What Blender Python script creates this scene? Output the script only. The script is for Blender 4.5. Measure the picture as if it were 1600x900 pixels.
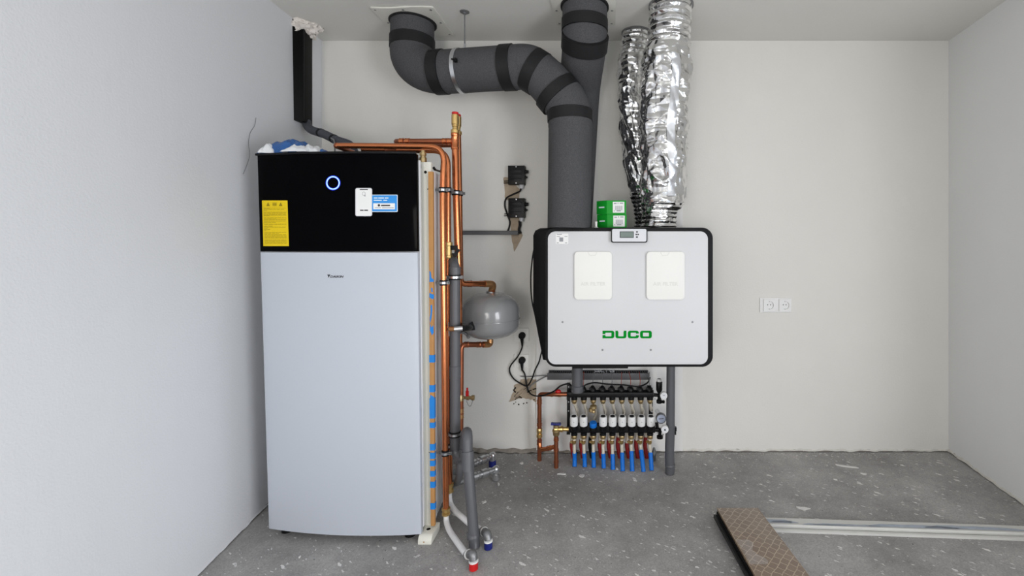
import bpy, bmesh, math, random
from mathutils import Vector, Matrix, noise

# ------------------------------------------------------------------ camera, world, light, exposure
for o in list(bpy.data.objects):
    bpy.data.objects.remove(o)
scene = bpy.context.scene
C = scene.collection
F, VX, VY, EYE, D = 720.0, 950.0, 378.0, 1.328, 2.915     # focal length (px), vanishing point, eye height, back wall depth
cam_d = bpy.data.cameras.new('camera')
cam_d.sensor_width = 36.0
cam_d.lens = F / 1600 * 36
cam_d.shift_x = -(VX - 800) / 1600
cam_d.shift_y = (VY - 450) / 1600
cam_d.clip_start = 0.02
cam = bpy.data.objects.new('camera', cam_d); C.objects.link(cam)
cam.location = (0, 0, EYE); cam.rotation_euler = (math.radians(90), 0, 0)
scene.camera = cam

w = bpy.data.worlds.new('world'); scene.world = w; w.use_nodes = True
w.node_tree.nodes['Background'].inputs[0].default_value = (0.80, 0.90, 1.0, 1)
w.node_tree.nodes['Background'].inputs[1].default_value = 1.0

def area(name, loc, target, sx, sy, power, col):
    l = bpy.data.lights.new(name, 'AREA'); l.shape = 'RECTANGLE'; l.size = sx; l.size_y = sy
    l.energy = power; l.color = col
    o = bpy.data.objects.new(name, l); C.objects.link(o); o.location = loc
    o.rotation_euler = (Vector(target) - Vector(loc)).to_track_quat('-Z', 'Z').to_euler()
    return o
# daylight through the tall window in the right wall and through the window behind the camera
area('daylight_right', (1.93, -0.75, 0.85), (-3.0, 0.35, 0.95), 1.5, 1.2, 68, (0.945, 0.955, 1.0))
area('daylight_rear', (-0.85, -2.25, 0.95), (-0.2, 3.0, 0.95), 1.25, 1.5, 46, (1.0, 0.945, 0.88))

vs = scene.view_settings
vs.view_transform = 'Standard'; vs.look = 'None'; vs.gamma = 1.0; vs.use_curve_mapping = False
vs.exposure = 0.14

# ------------------------------------------------------------------ helpers
def P(px, py, d):                     # photo pixel at a chosen real depth -> place in the room
    return Vector(((px - VX) * d / F, d, EYE - (py - VY) * d / F))
def S(px, d):                         # pixels -> metres at a depth
    return px * d / F

WLOC = {}
def wl(o): return WLOC.get(o.name, Vector((0, 0, 0)))

class MB:
    def __init__(s): s.v = []; s.f = []
    def add(s, vs_, fs):
        n = len(s.v); s.v += [Vector(p) for p in vs_]; s.f += [[i + n for i in f] for f in fs]
        return s
    def box(s, c, size, rz=0.0, ry=0.0, rx=0.0):
        x, y, z = [k / 2 for k in size]
        M = Matrix.Translation(Vector(c)) @ Matrix.Rotation(rz, 4, 'Z') @ Matrix.Rotation(ry, 4, 'Y') @ Matrix.Rotation(rx, 4, 'X')
        vs_ = [M @ Vector((a * x, b * y, e * z)) for a in (-1, 1) for b in (-1, 1) for e in (-1, 1)]
        return s.add(vs_, [(0, 1, 3, 2), (4, 6, 7, 5), (0, 4, 5, 1), (2, 3, 7, 6), (0, 2, 6, 4), (1, 5, 7, 3)])
    def bb(s, a, b):
        return s.box([(a[i] + b[i]) / 2 for i in range(3)], [abs(b[i] - a[i]) for i in range(3)])
    def hexa(s, q0, q1):              # two matching quads joined to a solid
        return s.add(list(q0) + list(q1), [(3, 2, 1, 0), (4, 5, 6, 7), (0, 1, 5, 4), (1, 2, 6, 5), (2, 3, 7, 6), (3, 0, 4, 7)])
    def tube(s, pts, r, seg=12, caps=True):
        pts = [Vector(p) for p in pts]; n = len(pts)
        rr_ = r if isinstance(r, (list, tuple)) else [r] * n
        tans = []
        for i in range(n):
            t = (pts[min(i + 1, n - 1)] - pts[max(i - 1, 0)])
            tans.append(t.normalized() if t.length > 1e-9 else Vector((0, 0, 1)))
        up = Vector((0, 0, 1)) if abs(tans[0].z) < 0.9 else Vector((0, 1, 0))
        nrm = tans[0].cross(up).normalized()
        vs_ = []
        for i in range(n):
            nrm = (nrm - tans[i] * nrm.dot(tans[i])).normalized()
            b = tans[i].cross(nrm)
            for k in range(seg):
                a = 2 * math.pi * k / seg
                vs_.append(pts[i] + (nrm * math.cos(a) + b * math.sin(a)) * rr_[i])
        fs = [(i * seg + k, i * seg + (k + 1) % seg, (i + 1) * seg + (k + 1) % seg, (i + 1) * seg + k)
              for i in range(n - 1) for k in range(seg)]
        if caps:
            fs += [tuple(range(seg))[::-1], tuple((n - 1) * seg + k for k in range(seg))]
        return s.add(vs_, fs)
    def lathe(s, o, axis, prof, seg=20):     # prof: (radius, height along axis)
        o = Vector(o); axis = Vector(axis).normalized()
        return s.tube_prof(o, axis, prof, seg)
    def tube_prof(s, o, ax, prof, seg):
        u = ax.orthogonal().normalized(); b = ax.cross(u)
        vs_ = [o + ax * h + (u * math.cos(2 * math.pi * k / seg) + b * math.sin(2 * math.pi * k / seg)) * max(r, 1e-5)
               for r, h in prof for k in range(seg)]
        n = len(prof)
        fs = [(i * seg + k, i * seg + (k + 1) % seg, (i + 1) * seg + (k + 1) % seg, (i + 1) * seg + k)
              for i in range(n - 1) for k in range(seg)]
        fs += [tuple(range(seg))[::-1], tuple((n - 1) * seg + k for k in range(seg))]
        return s.add(vs_, fs)
    def prism(s, poly, w_):           # closed 3-D polygon pushed along w_
        w_ = Vector(w_); n = len(poly); a = [Vector(p) for p in poly]
        fs = [tuple(range(n)), tuple(range(2 * n - 1, n - 1, -1))]
        fs += [(i, i + n, (i + 1) % n + n, (i + 1) % n) for i in range(n)]
        return s.add(a + [p + w_ for p in a], fs)
    def grid(s, fn, nu, nv, wrap=False):
        vs_ = [fn(i / nu, j / nv) for j in range(nv + 1) for i in range(nu if wrap else nu + 1)]
        m = nu if wrap else nu + 1
        fs = [(j * m + i, j * m + (i + 1) % m, (j + 1) * m + (i + 1) % m, (j + 1) * m + i) for j in range(nv) for i in range(nu)]
        return s.add(vs_, fs)
    def ball(s, c, r, seg=12, rings=8, sc=(1, 1, 1)):
        c = Vector(c)
        prof = [(math.sin(math.pi * i / rings) * r, -math.cos(math.pi * i / rings) * r) for i in range(rings + 1)]
        m = MB().tube_prof(Vector((0, 0, 0)), Vector((0, 0, 1)), prof, seg)
        return s.add([c + Vector((p.x * sc[0], p.y * sc[1], p.z * sc[2])) for p in m.v], m.f)
    def build(s, name, mat, parent=None, bevel=0.0, angle=38, label=None, solid=0.0):
        lo = Vector([min(p[i] for p in s.v) for i in range(3)]); hi = Vector([max(p[i] for p in s.v) for i in range(3)])
        org = Vector(((lo.x + hi.x) / 2, (lo.y + hi.y) / 2, lo.z))
        me = bpy.data.meshes.new(name)
        me.from_pydata([p - org for p in s.v], [], s.f)
        bm = bmesh.new(); bm.from_mesh(me)
        bmesh.ops.recalc_face_normals(bm, faces=bm.faces)
        if bevel:
            es = [e for e in bm.edges if len(e.link_faces) == 2 and e.calc_face_angle(0) > 0.7]
            bmesh.ops.bevel(bm, geom=es, offset=bevel, segments=2, profile=0.6, affect='EDGES', clamp_overlap=True)
        bm.to_mesh(me); bm.free()
        for p in me.polygons: p.use_smooth = True
        me.set_sharp_from_angle(angle=math.radians(angle))
        me.materials.append(mat)
        o = bpy.data.objects.new(name, me); C.objects.link(o)
        if parent:
            o.parent = parent; o.location = org - wl(parent)
        else: o.location = org
        WLOC[o.name] = org
        if label: o['label'] = label
        return o

def tag(o, label, cat, group=None):
    o['label'] = label; o['category'] = cat
    if group: o['group'] = group
    return o
def thing(name, label, cat, loc, group=None):
    o = bpy.data.objects.new(name, None); C.objects.link(o); o.empty_display_size = 0.05
    o.location = loc; WLOC[o.name] = Vector(loc)
    return tag(o, label, cat, group)
def struct(mb, name, mat, parent=None, **k):
    o = mb.build(name, mat, parent, **k)
    if not parent: o['kind'] = 'structure'
    return o

def bend(pts, r=0.03, n=6):           # round the corners of a polyline
    pts = [Vector(p) for p in pts]; out = [pts[0]]
    for i in range(1, len(pts) - 1):
        a, b, c = pts[i - 1], pts[i], pts[i + 1]
        l1, l2 = (a - b).length, (c - b).length
        q = min(r, l1 * 0.48, l2 * 0.48)
        p0 = b + (a - b).normalized() * q; p1 = b + (c - b).normalized() * q
        for k in range(n + 1):
            t = k / n
            out.append(p0 * (1 - t) ** 2 + b * 2 * t * (1 - t) + p1 * t * t)
    out.append(pts[-1]); return out
def spline(pts, n=8):                 # Catmull-Rom through the points
    pts = [Vector(p) for p in pts]; q = [pts[0]] + pts + [pts[-1]]; out = []
    for i in range(1, len(q) - 2):
        for k in range(n):
            t = k / n
            out.append(0.5 * ((2 * q[i]) + (q[i + 1] - q[i - 1]) * t + (2 * q[i - 1] - 5 * q[i] + 4 * q[i + 1] - q[i + 2]) * t * t
                              + (3 * q[i] - q[i - 1] - 3 * q[i + 1] + q[i + 2]) * t ** 3))
    out.append(pts[-1]); return out
def rr(x0, y0, x1, y1, r, n=6, m=4):  # rounded rectangle outline, 2-D, counter-clockwise from the lower left
    cs = [((x1 - r, y0 + r), -90), ((x1 - r, y1 - r), 0), ((x0 + r, y1 - r), 90), ((x0 + r, y0 + r), 180)]
    out = []; prev = (x0 + r, y0)
    corners = []
    for (cx, cy), a0 in cs:
        corners.append([(cx + r * math.cos(math.radians(a0 + 90 * k / n)), cy + r * math.sin(math.radians(a0 + 90 * k / n))) for k in range(n + 1)])
    for i in range(4):
        e0 = corners[i - 1][-1]; e1 = corners[i][0]
        for k in range(1, m): out.append((e0[0] + (e1[0] - e0[0]) * k / m, e0[1] + (e1[1] - e0[1]) * k / m))
        out += corners[i]
    return out
def bez(p0, p1, p2, n=16):
    p0, p1, p2 = Vector(p0), Vector(p1), Vector(p2)
    return [p0 * (1 - t) ** 2 + p1 * 2 * t * (1 - t) + p2 * t * t for t in [k / n for k in range(n + 1)]]
def text_mb(body, h, fn, shear=0.0, bold=0.0, thick=0.0, width=None):
    """Lettering laid through fn(x, y, lift); x starts at 0, capitals are h high."""
    cu = bpy.data.curves.new('lettering', 'FONT'); cu.body = body; cu.size = 1.0; cu.shear = shear; cu.offset = bold
    cu.resolution_u = 3
    ob = bpy.data.objects.new('lettering', cu); C.objects.link(ob)
    dg = bpy.context.evaluated_depsgraph_get(); me = bpy.data.meshes.new_from_object(ob.evaluated_get(dg))
    vs_ = [v.co.copy() for v in me.vertices]; fs = [tuple(p.vertices) for p in me.polygons]
    bpy.data.objects.remove(ob); bpy.data.curves.remove(cu); bpy.data.meshes.remove(me)
    x0 = min(v.x for v in vs_); x1 = max(v.x for v in vs_); y1 = max(v.y for v in vs_); y0 = min(v.y for v in vs_)
    k = h / (y1 - y0); kx = (width / (x1 - x0)) if width else k
    m = MB(); pts = [((v.x - x0) * kx, (v.y - y0) * k) for v in vs_]
    if thick:
        n = len(pts); cnt = {}
        for f in fs:
            for a, b in zip(f, f[1:] + f[:1]): cnt[(a, b)] = 1
        ff = list(fs) + [tuple(i + n for i in f[::-1]) for f in fs]
        ff += [(a, b, b + n, a + n) for (a, b) in cnt if (b, a) not in cnt]
        m.add([fn(x, y, thick) for x, y in pts] + [fn(x, y, 0) for x, y in pts], ff)
    else:
        m.add([fn(x, y, 0) for x, y in pts], fs)
    return m

# ------------------------------------------------------------------ materials (procedural)
def mat(name, col, rough=0.5, metal=0.0, spec=0.5, var=0.0, vscale=8.0, bump=0.0, bscale=200.0, coat=0.0, emit=None, estr=0.0, alpha=1.0):
    m = bpy.data.materials.new(name); m.use_nodes = True
    nt = m.node_tree; N = nt.nodes; L = nt.links; b = N['Principled BSDF']
    b.inputs['Base Color'].default_value = (*col, 1); b.inputs['Roughness'].default_value = rough
    b.inputs['Metallic'].default_value = metal; b.inputs['Specular IOR Level'].default_value = spec
    b.inputs['Coat Weight'].default_value = coat
    if alpha < 1: b.inputs['Alpha'].default_value = alpha
    if emit:
        b.inputs['Emission Color'].default_value = (*emit, 1); b.inputs['Emission Strength'].default_value = estr
    if var or bump:
        tc = N.new('ShaderNodeTexCoord')
    if var:
        nz = N.new('ShaderNodeTexNoise'); nz.inputs['Scale'].default_value = vscale; nz.inputs['Detail'].default_value = 5
        mx = N.new('ShaderNodeMix'); mx.data_type = 'RGBA'
        mx.inputs[6].default_value = (*[c * (1 - var) for c in col], 1); mx.inputs[7].default_value = (*[min(1, c * (1 + var)) for c in col], 1)
        L.new(tc.outputs['Object'], nz.inputs['Vector']); L.new(nz.outputs['Fac'], mx.inputs[0]); L.new(mx.outputs[2], b.inputs['Base Color'])
    if bump:
        nb = N.new('ShaderNodeTexNoise'); nb.inputs['Scale'].default_value = bscale; nb.inputs['Detail'].default_value = 4
        bp = N.new('ShaderNodeBump'); bp.inputs['Strength'].default_value = bump; bp.inputs['Distance'].default_value = 0.003
        L.new(tc.outputs['Object'], nb.inputs['Vector']); L.new(nb.outputs['Fac'], bp.inputs['Height']); L.new(bp.outputs['Normal'], b.inputs['Normal'])
    return m
M = {}
M['plaster'] = mat('white_plaster', (0.78, 0.765, 0.725), 0.85, spec=0.25, var=0.025, vscale=3, bump=0.25, bscale=120)
M['plaster_l'] = mat('white_spray_plaster', (0.77, 0.78, 0.80), 0.85, spec=0.25, var=0.02, vscale=3, bump=0.30, bscale=140)
M['ceil'] = mat('ceiling_plaster', (0.74, 0.73, 0.695), 0.9, spec=0.2, var=0.02, vscale=4, bump=0.2, bscale=90)
M['mortar'] = mat('rough_mortar', (0.30, 0.27, 0.235), 0.95, spec=0.1, var=0.35, vscale=40, bump=0.8, bscale=160)
M['lip'] = mat('plaster_lip', (0.68, 0.66, 0.61), 0.95, spec=0.1, var=0.2, vscale=30, bump=0.6, bscale=120)
M['cabinet'] = mat('powder_coated_white', (0.525, 0.56, 0.62), 0.42, spec=0.4)
M['cabinet_side'] = mat('pale_grey_sheet', (0.78, 0.79, 0.81), 0.45, spec=0.4)
M['gloss_black'] = mat('gloss_black', (0.0012, 0.0012, 0.0016), 0.10, spec=0.03)
M['satin_black'] = mat('satin_black', (0.006, 0.006, 0.007), 0.40, spec=0.22)
M['black'] = mat('black_plastic', (0.006, 0.006, 0.0065), 0.42, spec=0.25)
M['rubber'] = mat('black_rubber', (0.007, 0.007, 0.008), 0.65, spec=0.2)
M['cable'] = mat('black_cable', (0.006, 0.006, 0.0065), 0.5, spec=0.25)
M['trunk'] = mat('black_trunking', (0.0022, 0.0022, 0.0026), 0.45, spec=0.10)
M['beige'] = mat('beige_painted_steel', (0.72, 0.71, 0.635), 0.45, spec=0.4)
M['white'] = mat('white_plastic', (0.82, 0.82, 0.81), 0.4, spec=0.4)
M['panel'] = mat('white_panel', (0.655, 0.66, 0.67), 0.45, spec=0.35)
M['cover'] = mat('warm_white_plastic', (0.84, 0.835, 0.80), 0.5, spec=0.35)
M['emboss'] = mat('embossed_lettering', (0.74, 0.735, 0.70), 0.5, spec=0.35)
M['grey_label'] = mat('silver_label', (0.68, 0.69, 0.72), 0.45)
M['ink'] = mat('black_ink', (0.02, 0.02, 0.022), 0.6, spec=0.2)
M['grey_ink'] = mat('grey_ink', (0.30, 0.31, 0.33), 0.6, spec=0.2)
M['yellow_ink'] = mat('dark_ink_on_yellow', (0.30, 0.22, 0.01), 0.6, spec=0.2)
M['yellow'] = mat('yellow_label', (0.80, 0.58, 0.008), 0.5, spec=0.3, var=0.04, vscale=30)
M['blue_label'] = mat('blue_label', (0.018, 0.27, 0.72), 0.45)
M['white_ink'] = mat('white_ink', (0.72, 0.80, 0.86), 0.5)
M['green_ink'] = mat('green_print', (0.0, 0.24, 0.018), 0.6, spec=0.05)
M['led'] = mat('blue_led_ring', (0.02, 0.05, 0.5), 0.4, emit=(0.012, 0.045, 1.0), estr=2.2)
M['led_core'] = mat('blue_led_core', (0.3, 0.5, 0.9), 0.4, emit=(0.36, 0.58, 1.0), estr=1.5)
M['copper'] = mat('copper', (0.70, 0.24, 0.10), 0.21, metal=0.95, var=0.14, vscale=25)
M['copper_d'] = mat('oxidised_copper', (0.37, 0.125, 0.062), 0.36, metal=0.85, var=0.25, vscale=22)
M['brass'] = mat('brass', (0.72, 0.50, 0.20), 0.3, metal=0.95, var=0.15, vscale=60)
M['brass_d'] = mat('dull_brass', (0.46, 0.34, 0.17), 0.38, metal=0.8, var=0.15, vscale=60)
M['bronze'] = mat('bronze_fitting', (0.50, 0.27, 0.12), 0.4, metal=0.85, var=0.2, vscale=50)
M['steel'] = mat('galvanised_steel', (0.62, 0.63, 0.65), 0.3, metal=0.95, var=0.12, vscale=60)
M['steel_d'] = mat('dull_steel', (0.24, 0.245, 0.25), 0.45, metal=0.7, var=0.15, vscale=40)
M['pvc'] = mat('grey_drain_plastic', (0.095, 0.097, 0.105), 0.42, spec=0.45, var=0.06, vscale=10)
M['trunk_grey'] = mat('grey_cable_trunking', (0.115, 0.115, 0.12), 0.5, spec=0.35)
M['vessel'] = mat('grey_enamel', (0.235, 0.238, 0.24), 0.22, spec=0.55, coat=0.3)
M['hose'] = mat('grey_insulation_hose', (0.075, 0.08, 0.095), 0.75, spec=0.25, bump=0.2, bscale=300)
M['white_pipe'] = mat('white_multilayer_pipe', (0.80, 0.80, 0.81), 0.35, spec=0.45)
M['pex'] = mat('milky_heating_pipe', (0.62, 0.57, 0.48), 0.35, spec=0.4)
M['blue'] = mat('blue_sleeve', (0.004, 0.16, 0.62), 0.45, spec=0.35)
M['dark_blue'] = mat('dark_blue_cap', (0.008, 0.015, 0.16), 0.4)
M['red'] = mat('red_cap', (0.55, 0.008, 0.01), 0.4)
M['red_d'] = mat('red_sleeve', (0.26, 0.012, 0.012), 0.55)
M['tape'] = mat('blue_tape', (0.004, 0.20, 0.62), 0.6, var=0.12, vscale=30)
M['wood'] = mat('pale_wood', (0.46, 0.235, 0.085), 0.6, spec=0.25, var=0.22, vscale=14)
M['bag_w'] = mat('milky_plastic_bag', (0.74, 0.76, 0.78), 0.25, spec=0.5, bump=0.5, bscale=30)
M['bag_b'] = mat('blue_plastic_bag', (0.02, 0.10, 0.32), 0.22, spec=0.5, var=0.6, vscale=9, bump=0.5, bscale=30)
M['foam'] = mat('pale_gun_foam', (0.78, 0.73, 0.68), 0.9, spec=0.15, var=0.12, vscale=40, bump=0.8, bscale=60)
M['green_box'] = mat('green_card', (0.004, 0.30, 0.022), 0.5, spec=0.3)
M['green_side'] = mat('green_card_side', (0.004, 0.22, 0.02), 0.5, spec=0.3)
M['lcd'] = mat('lcd_screen', (0.155, 0.205, 0.18), 0.3)
M['patch'] = mat('bare_brown_plaster', (0.44, 0.36, 0.27), 0.95, spec=0.1, var=0.3, vscale=25, bump=0.6, bscale=120)
M['hole'] = mat('dark_hole', (0.02, 0.018, 0.016), 0.9, spec=0.05)
M['lead'] = mat('dial_face', (0.72, 0.73, 0.75), 0.35)
M['gauge'] = mat('gauge_face', (0.56, 0.62, 0.78), 0.3)
M['wire_grey'] = mat('grey_wire', (0.20, 0.20, 0.20), 0.6)
M['wire_red'] = mat('red_wire', (0.38, 0.05, 0.02), 0.5)
M['chip'] = mat('white_plaster_chip', (0.72, 0.71, 0.69), 0.9, spec=0.15)
M['crumb'] = mat('pale_plaster_crumbs', (0.62, 0.61, 0.59), 0.9, spec=0.15)
M['plate'] = mat('cream_ceiling_plate', (0.70, 0.69, 0.63), 0.5, spec=0.35)
M['trim'] = mat('scuffed_white_trim', (0.60, 0.595, 0.57), 0.5, spec=0.3, var=0.06, vscale=12)

def epp(name, dark, light, scale=90):
    m = mat(name, dark, 0.8, spec=0.25, bump=0.25, bscale=160)
    nt = m.node_tree; N = nt.nodes; L = nt.links; b = N['Principled BSDF']
    tc = N.new('ShaderNodeTexCoord'); v = N.new('ShaderNodeTexVoronoi'); v.inputs['Scale'].default_value = scale
    v2 = N.new('ShaderNodeTexNoise'); v2.inputs['Scale'].default_value = scale * 1.6; v2.inputs['Detail'].default_value = 4
    r = N.new('ShaderNodeValToRGB'); r.color_ramp.elements[0].position = 0.35; r.color_ramp.elements[0].color = (*dark, 1)
    r.color_ramp.elements[1].position = 0.75; r.color_ramp.elements[1].color = (*light, 1)
    L.new(tc.outputs['Object'], v2.inputs['Vector']); L.new(v2.outputs['Fac'], r.inputs['Fac']); L.new(r.outputs['Color'], b.inputs['Base Color'])
    return m
M['duct'] = epp('dark_foam_duct', (0.040, 0.040, 0.0425), (0.128, 0.128, 0.136), 300)
M['duct_band'] = mat('black_duct_sleeve', (0.013, 0.013, 0.014), 0.6, spec=0.25, bump=0.15, bscale=120)
M['unit_black'] = mat('black_foam_housing', (0.006, 0.006, 0.007), 0.55, spec=0.2, bump=0.2, bscale=200)

def foil():
    m = mat('aluminium_foil', (0.80, 0.80, 0.80), 0.16, metal=1.0)
    nt = m.node_tree; N = nt.nodes; L = nt.links; b = N['Principled BSDF']
    tc = N.new('ShaderNodeTexCoord'); mp = N.new('ShaderNodeMapping'); mp.inputs['Scale'].default_value = (1, 1, 1.8)
    v = N.new('ShaderNodeTexVoronoi'); v.inputs['Scale'].default_value = 13; v.distance = 'MANHATTAN'
    nz = N.new('ShaderNodeTexNoise'); nz.inputs['Scale'].default_value = 9; nz.inputs['Detail'].default_value = 2
    ad = N.new('ShaderNodeMath'); ad.operation = 'ADD'
    bp = N.new('ShaderNodeBump'); bp.inputs['Strength'].default_value = 0.5; bp.inputs['Distance'].default_value = 0.02
    L.new(tc.outputs['Object'], mp.inputs['Vector']); L.new(mp.outputs['Vector'], v.inputs['Vector']); L.new(mp.outputs['Vector'], nz.inputs['Vector'])
    L.new(v.outputs['Distance'], ad.inputs[0]); L.new(nz.outputs['Fac'], ad.inputs[1])
    L.new(ad.outputs[0], bp.inputs['Height']); L.new(bp.outputs['Normal'], b.inputs['Normal'])
    return m
M['foil'] = foil()
M['foil_tape'] = mat('smooth_foil_tape', (0.80, 0.82, 0.86), 0.30, metal=0.9, bump=0.4, bscale=30)

def concrete():
    m = mat('raw_concrete', (0.22, 0.217, 0.21), 0.85, spec=0.2)
    nt = m.node_tree; N = nt.nodes; L = nt.links; b = N['Principled BSDF']
    tc = N.new('ShaderNodeTexCoord')
    n1 = N.new('ShaderNodeTexNoise'); n1.inputs['Scale'].default_value = 2.2; n1.inputs['Detail'].default_value = 9; n1.inputs['Roughness'].default_value = 0.68
    r1 = N.new('ShaderNodeValToRGB'); r1.color_ramp.elements[0].position = 0.3; r1.color_ramp.elements[0].color = (0.235, 0.228, 0.222, 1)
    r1.color_ramp.elements[1].position = 0.72; r1.color_ramp.elements[1].color = (0.47, 0.457, 0.446, 1)
    n2 = N.new('ShaderNodeTexNoise'); n2.inputs['Scale'].default_value = 170; n2.inputs['Detail'].default_value = 6
    mx = N.new('ShaderNodeMix'); mx.data_type = 'RGBA'; mx.blend_type = 'OVERLAY'; mx.inputs[0].default_value = 0.4
    L.new(tc.outputs['Object'], n1.inputs['Vector']); L.new(n1.outputs['Fac'], r1.inputs['Fac'])
    L.new(tc.outputs['Object'], n2.inputs['Vector']); L.new(r1.outputs['Color'], mx.inputs[6]); L.new(n2.outputs['Fac'], mx.inputs[7])
    last = mx.outputs[2]
    for sc, th, colr, strx in ((34, 0.15, (0.74, 0.73, 0.71, 1), 1.0), (90, 0.21, (0.66, 0.65, 0.64, 1), 1.0), (60, 0.08, (0.09, 0.086, 0.082, 1), 1.0), (22, 0.045, (0.60, 0.585, 0.57, 1), 1.0)):
        m0 = N.new('ShaderNodeMapping'); m0.inputs['Rotation'].default_value = (0, 0, math.radians(36)); L.new(tc.outputs['Object'], m0.inputs['Vector'])
        mp = N.new('ShaderNodeMapping'); mp.inputs['Scale'].default_value = (0.34 if sc != 60 else .8, 1, 1); mp.inputs['Location'].default_value = (sc * .37, sc * .11, 0)
        v = N.new('ShaderNodeTexVoronoi'); v.inputs['Scale'].default_value = sc
        sep = N.new('ShaderNodeSeparateColor')
        lt = N.new('ShaderNodeMath'); lt.operation = 'MULTIPLY'; lt.inputs[1].default_value = th * 1.6
        cmp_ = N.new('ShaderNodeMath'); cmp_.operation = 'LESS_THAN'
        pw = N.new('ShaderNodeMath'); pw.operation = 'POWER'; pw.inputs[1].default_value = 3.2
        wn = N.new('ShaderNodeTexNoise'); wn.inputs['Scale'].default_value = 70; wa = N.new('ShaderNodeVectorMath'); wa.operation = 'MULTIPLY_ADD'; wa.inputs[1].default_value = (0.018, 0.018, 0)
        L.new(tc.outputs['Object'], wn.inputs['Vector']); L.new(wn.outputs['Color'], wa.inputs[0]); L.new(m0.outputs['Vector'], wa.inputs[2])
        L.new(wa.outputs[0], mp.inputs['Vector']); L.new(mp.outputs['Vector'], v.inputs['Vector'])
        L.new(v.outputs['Color'], sep.inputs['Color']); L.new(sep.outputs[0], pw.inputs[0]); L.new(pw.outputs[0], lt.inputs[0])
        L.new(v.outputs['Distance'], cmp_.inputs[0]); L.new(lt.outputs[0], cmp_.inputs[1])
        m2 = N.new('ShaderNodeMix'); m2.data_type = 'RGBA'; m2.inputs[7].default_value = colr
        L.new(cmp_.outputs[0], m2.inputs[0]); L.new(last, m2.inputs[6]); last = m2.outputs[2]
    L.new(last, b.inputs['Base Color'])
    bp = N.new('ShaderNodeBump'); bp.inputs['Strength'].default_value = 0.18; bp.inputs['Distance'].default_value = 0.003
    L.new(n2.outputs['Fac'], bp.inputs['Height']); L.new(bp.outputs['Normal'], b.inputs['Normal'])
    return m
M['concrete'] = concrete()

def weave():
    m = mat('woven_print_laminate', (0.2, 0.14, 0.1), 0.3, spec=0.5, coat=0.3)
    nt = m.node_tree; N = nt.nodes; L = nt.links; b = N['Principled BSDF']
    tc = N.new('ShaderNodeTexCoord'); mp = N.new('ShaderNodeMapping'); mp.inputs['Rotation'].default_value = (0, 0, math.radians(-51))
    nz = N.new('ShaderNodeTexNoise'); nz.inputs['Scale'].default_value = 18
    ad = N.new('ShaderNodeVectorMath'); ad.operation = 'MULTIPLY_ADD'; ad.inputs[1].default_value = (0.018, 0.018, 0)
    br = N.new('ShaderNodeTexBrick'); br.offset = 0.5
    br.inputs['Color1'].default_value = (0.19, 0.128, 0.088, 1); br.inputs['Color2'].default_value = (0.235, 0.165, 0.115, 1)
    br.inputs['Mortar'].default_value = (0.46, 0.36, 0.26, 1)
    br.inputs['Scale'].default_value = 1.0; br.inputs['Brick Width'].default_value = 0.033; br.inputs['Row Height'].default_value = 0.031
    br.inputs['Mortar Size'].default_value = 0.0016; br.inputs['Mortar Smooth'].default_value = 0.3
    L.new(tc.outputs['Object'], nz.inputs['Vector']); L.new(nz.outputs['Color'], ad.inputs[0]); L.new(tc.outputs['Object'], ad.inputs[2])
    L.new(ad.outputs[0], mp.inputs['Vector']); L.new(mp.outputs['Vector'], br.inputs['Vector']); L.new(br.outputs['Color'], b.inputs['Base Color'])
    return m
M['weave'] = weave()
rnd = random.Random(7)

# ------------------------------------------------------------------ the room
H = 2.600
def wall_x(side, y, z=0.0):           # the side walls close in a little behind the camera; the left one is out of true
    return (-1.81 + (0.165 - 0.105 * z / 2.6) * (D - y)) if side < 0 else (2.154 - (0.10 + .02 * z / 2.6) * (D - y))
YR = -2.3
def jag_wall(a, b, out, n, seed, side=0):
    """Solid plaster wall from a to b (floor points), its lower edge broken off unevenly just above the slab."""
    a = Vector(a); b = Vector(b); out = Vector(out); m = MB()
    bot = []
    for i in range(n + 1):
        p = a.lerp(b, i / n); q = p * 9 + Vector((seed, 0, 0))
        h = 0.010 + 0.013 * noise.noise(q) + 0.007 * noise.noise(q * 5)
        bot.append(p + Vector((0, 0, max(0.002, h))))
    for i in range(n):
        p0, p1 = bot[i], bot[i + 1]; t0 = Vector((p0.x, p0.y, H)); t1 = Vector((p1.x, p1.y, H))
        if side: t0.x, t1.x = wall_x(side, p0.y, H), wall_x(side, p1.y, H)
        k = len(m.v)
        m.v += [p0, p1, t1, t0, p0 + out, p1 + out, t1 + out, t0 + out]
        m.f += [[k, k + 1, k + 2, k + 3], [k + 4, k + 7, k + 6, k + 5], [k, k + 4, k + 5, k + 1], [k + 3, k + 2, k + 6, k + 7]]
    return m
struct(MB().bb((-2.3, YR - 0.1, -0.12), (2.6, D + 0.3, 0.0)), 'floor', M['concrete'])
struct(MB().bb((-2.3, YR - 0.1, H), (2.6, D + 0.3, H + 0.12)), 'ceiling', M['ceil'])
wall_back = struct(jag_wall((-1.84, D, 0), (2.18, D, 0), (0, 0.12, 0), 260, 3), 'wall_back', M['plaster'], angle=30)
struct(jag_wall((wall_x(-1, D + .1), D + .1, 0), (wall_x(-1, YR), YR, 0), (-0.12, 0, 0), 220, 11, -1), 'wall_left', M['plaster_l'], angle=30)
struct(jag_wall((wall_x(1, D + .1), D + .1, 0), (wall_x(1, 0.75), 0.75, 0), (0.12, 0, 0), 160, 19, 1), 'wall_right', mat('cool_white_plaster', (0.785, 0.79, 0.79), 0.85, spec=0.25, var=0.025, vscale=3, bump=0.25, bscale=120), angle=30)
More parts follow.
